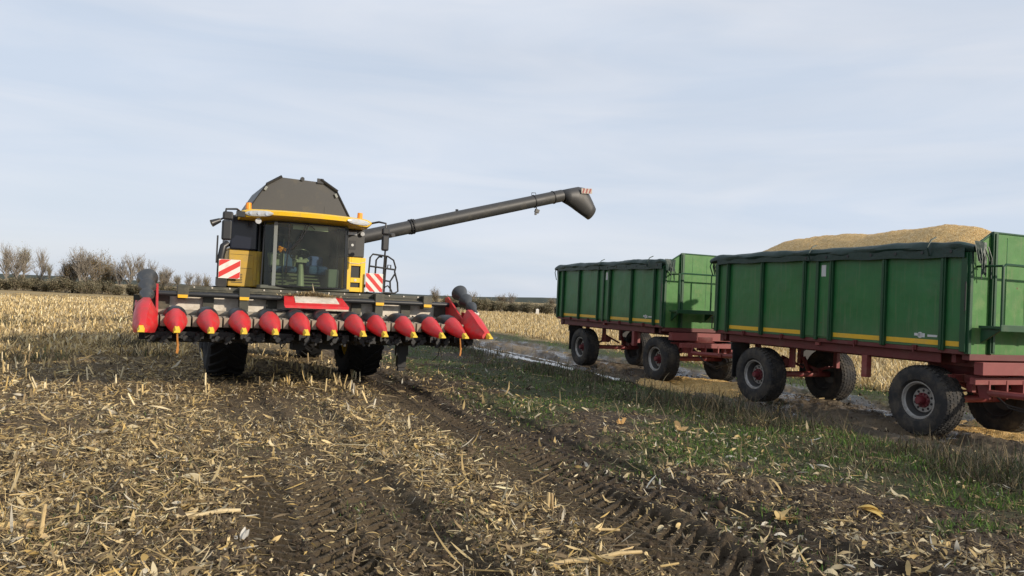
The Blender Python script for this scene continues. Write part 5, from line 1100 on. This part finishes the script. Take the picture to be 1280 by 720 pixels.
LEFT = [(8,'bare',0,7.6,'bare grey tree at the far left end of the tree line',1.0),
 (30,'slim',0,7.4,'pale wispy tree beside the leftmost bare one in the tree line',0.9),
 (50,'bare',1,7.0,'bare forked tree standing apart left of the gap in the tree line',0.75),
 (62,'slim',0,4.6,'thin lone sapling in the gap of the tree line',0.5),
 (82,'tawny',0,5.2,'low tawny tree just right of the gap in the tree line',0.9),
 (100,'bare',0,7.4,'tall broad bare tree rising from the middle of the left tree line',1.0),
 (118,'tawny',1,7.0,'broad tree with tawny leaves right of the tallest bare one',1.05),
 (140,'tawny',0,5.4,'russet leaved tree between the tawny and the open bare tree',1.0),
 (163,'bare',1,6.8,'open bare tree with fine twigs left of the header spiral',0.95),
 (188,'bare',0,6.0,'bare tree showing just above the left header spiral',0.8),
 (203,'tawny',1,5.0,'leafy brown tree right above the left header end',0.9),
 (222,'slim',0,3.9,'low olive tree behind the left header end',1.0),
 (238,'bare',1,4.2,'small bare tree left of the striped warning board',0.9),
 (258,'tawny',0,4.0,'orange brown tree beside the striped warning board',1.0),
 (20,'bare',1,6.6,'slender bare tree between the two leftmost pale trees',1.1),
 (91,'tawny',1,6.0,'tawny bush-like tree under the left side of the tallest bare one',1.1),
 (110,'bare',1,7.0,'second tall bare tree touching the tallest one',1.1),
 (128,'tawny',0,6.2,'tawny tree filling the dip right of the broad tawny one',1.15),
 (150,'bare',0,5.6,'bare tree between the russet and the open bare tree',1.0),
 (176,'bare',0,6.3,'fine twigged bare tree just left of the header spiral',1.0),
 (212,'bare',1,4.8,'thin bare tree between the two brown ones behind the header end',1.0),
 (248,'bare',0,4.2,'small bare tree touching the striped warning board',0.9),
 (285,'bare',0,4.4,'bare tree hidden behind the left of the combine',1.0)]
for px,k,i,H,lab,sx in LEFT: plant(k,i,px,122+random.uniform(-3,5),H,lab,'tree',G,sx)
RIGHT = [(546,'tawny',0,3.6,'pale brown tree showing beside the right header spiral',1.0),(592,'bare',1,3.4,'bare small tree right of the right header spiral',1.0),(640,'bare',0,3.3,'round bare tree topping the hedge in the gap before the trailers',1.4),(628,'tawny',1,3.1,'bushy tree in the hedge left of the round bare one',1.2),(690,'tawny',1,2.9,'brown tree at the rear edge of the far trailer',1.0)]
for px,k,i,H,lab,sx in RIGHT: plant(k,i,px,128+random.uniform(-3,4),H,lab,'tree',G,sx)
gi = 0
for px in list(range(-40,300,17)): plant('bush',gi%3,px+random.uniform(-4,4),118+random.uniform(-2,4),random.uniform(1.5,2.4),'dark scrubby bush in the hedge below the bare trees at left','bush','hedge bushes under the left trees',1.25); gi+=1
for px in list(range(560,745,14)): plant('bush',gi%3,px+random.uniform(-4,4),124+random.uniform(-2,3),random.uniform(1.4,2.2),'dark scrubby bush in the hedge between combine and trailers','bush','hedge bushes between combine and trailers',1.25); gi+=1
def make_marker():
    x,y = pix_ground(673,112); mb = MB(); mb.b2((-0.22,-0.18,-0.1),(0.22,0.18,0.75)); mb.loft([[(-.25,-.2,.75),(.25,-.2,.75),(.25,.2,.75),(-.25,.2,.75)],[(-.08,-.06,.9),(.08,-.06,.9),(.08,.06,.9),(-.08,.06,.9)]])
    o = mb.build('marker_post', M['white'], bevel=0.02, loc=(x,y,ground_z(x,y))); tag(o,'small white marker at the far field edge in front of the hedge','marker')
make_marker()

# ------------------------------------------------------------------ single pieces lying in the foreground
def stalk(u_v, L, rad, yaw, pitch, label, lift=0.02, col=(0.50,0.37,0.18), px=None):
    x,y = u_v; mb = MB(); pts=[]; d=Vector((math.cos(pitch)*math.cos(yaw),math.cos(pitch)*math.sin(yaw),math.sin(pitch))); K=8
    for k in range(K+1): pts.append(d*(L*k/K)+Vector((0,0,0.008*math.sin(k*1.3)))+Vector((-d.y,d.x,0))*0.015*math.sin(k*0.6))
    rs=[rad*(1.0+0.25*(k%3==0))*(1-0.3*k/K) for k in range(K+1)]
    mb.tube(pts,rs,8)
    for q in range(3):
        b=pts[2+q*2]; a=yaw+random.uniform(-1,1); mb.add([b+Vector((0,0,rad)),b+Vector((.03*math.sin(a),.03*math.cos(a),rad)),b+Vector((.14*math.cos(a),.14*math.sin(a),rad+.02)),b+Vector((.15*math.cos(a)-.02,.15*math.sin(a),rad))],[(0,1,2,3)])
    o = mb.build('maize_stalk', pm('weathered maize stalk',col,0.7,var=0.3,scale=14,dirt=(0.16,0.11,0.06),dirt_amt=0.4,dirt_scale=18), smooth=True, loc=(x,y,ground_z(x,y)+lift)); tag(o,label,'stalk'); return o
stalk((0.09,6.22),0.92,0.016,R(12),R(2),'long straw-coloured maize stalk lying across the tyre prints in the near middle')
stalk((0.41,6.90),0.24,0.019,R(40),R(88),'short pair-like stub sticking straight up beside the lying stalks in the near middle',lift=-0.03)
stalk((0.46,6.93),0.22,0.015,R(200),R(86),'thinner stub leaning against the upright stub in the near middle',lift=-0.03,col=(0.42,0.30,0.15))
stalk((-2.75,6.15),0.62,0.022,R(28),R(3),'pale maize stalk lying on the left of the deep tyre prints',col=(0.58,0.46,0.26))
stalk((-2.05,6.75),0.50,0.014,R(38),R(6),'slender stalk pointing up to the right from the left tyre print')
stalk((0.35,5.40),0.75,0.018,R(22),R(4),'broken stalk at the bottom edge in the middle of the picture')
stalk((-3.38,5.62),0.26,0.017,R(80),R(84),'upright stub at the lower left among husks',lift=-0.03)
stalk((-4.0,5.70),0.55,0.025,R(15),R(3),'thick pale stalk on the ground at the left edge',col=(0.52,0.36,0.17))
def husk(x,y,yaw,s,label,seed,col):
    g = np.random.default_rng(seed); n=6
    b = ribbons(np.full(n,0.0)+g.normal(0,.015,n),g.normal(0,.015,n),np.full(n,.02)+.02*g.random(n),s*g.uniform(.6,1.05,n),s*g.uniform(.18,.30,n),yaw+g.normal(0,.32,n),g.uniform(.0,.5,n),g.normal(-.6,.3,n),np.clip(np.array(col)*(0.85+.3*g.random((n,1))),0,.85),6,twist=g.normal(0,.12,n))
    o = join('maize_husk',[b],LEAF,smooth=True); o.location=(x,y,ground_z(x,y)); tag(o,label,'husk')
husk(2.55,7.05,R(35),0.30,'large yellow husk curled on the soil at lower right',1,(0.66,0.47,0.20))
husk(1.86,12.3,R(70),0.32,'orange husk standing up on the grass right of the tyre track',2,(0.58,0.34,0.12))
husk(2.75,12.0,R(80),0.36,'tawny husk standing up in the grass nearer the trailers',3,(0.55,0.36,0.16))
husk(3.55,7.6,R(-40),0.28,'golden torn husk on dark ground near the lower right grass',4,(0.62,0.44,0.14))
husk(-3.15,7.4,R(15),0.26,'broad pale husk at left among the straw',5,(0.66,0.55,0.34))
husk(-1.95,5.75,R(100),0.16,'whitish husk on bare soil at lower left',6,(0.62,0.58,0.50))
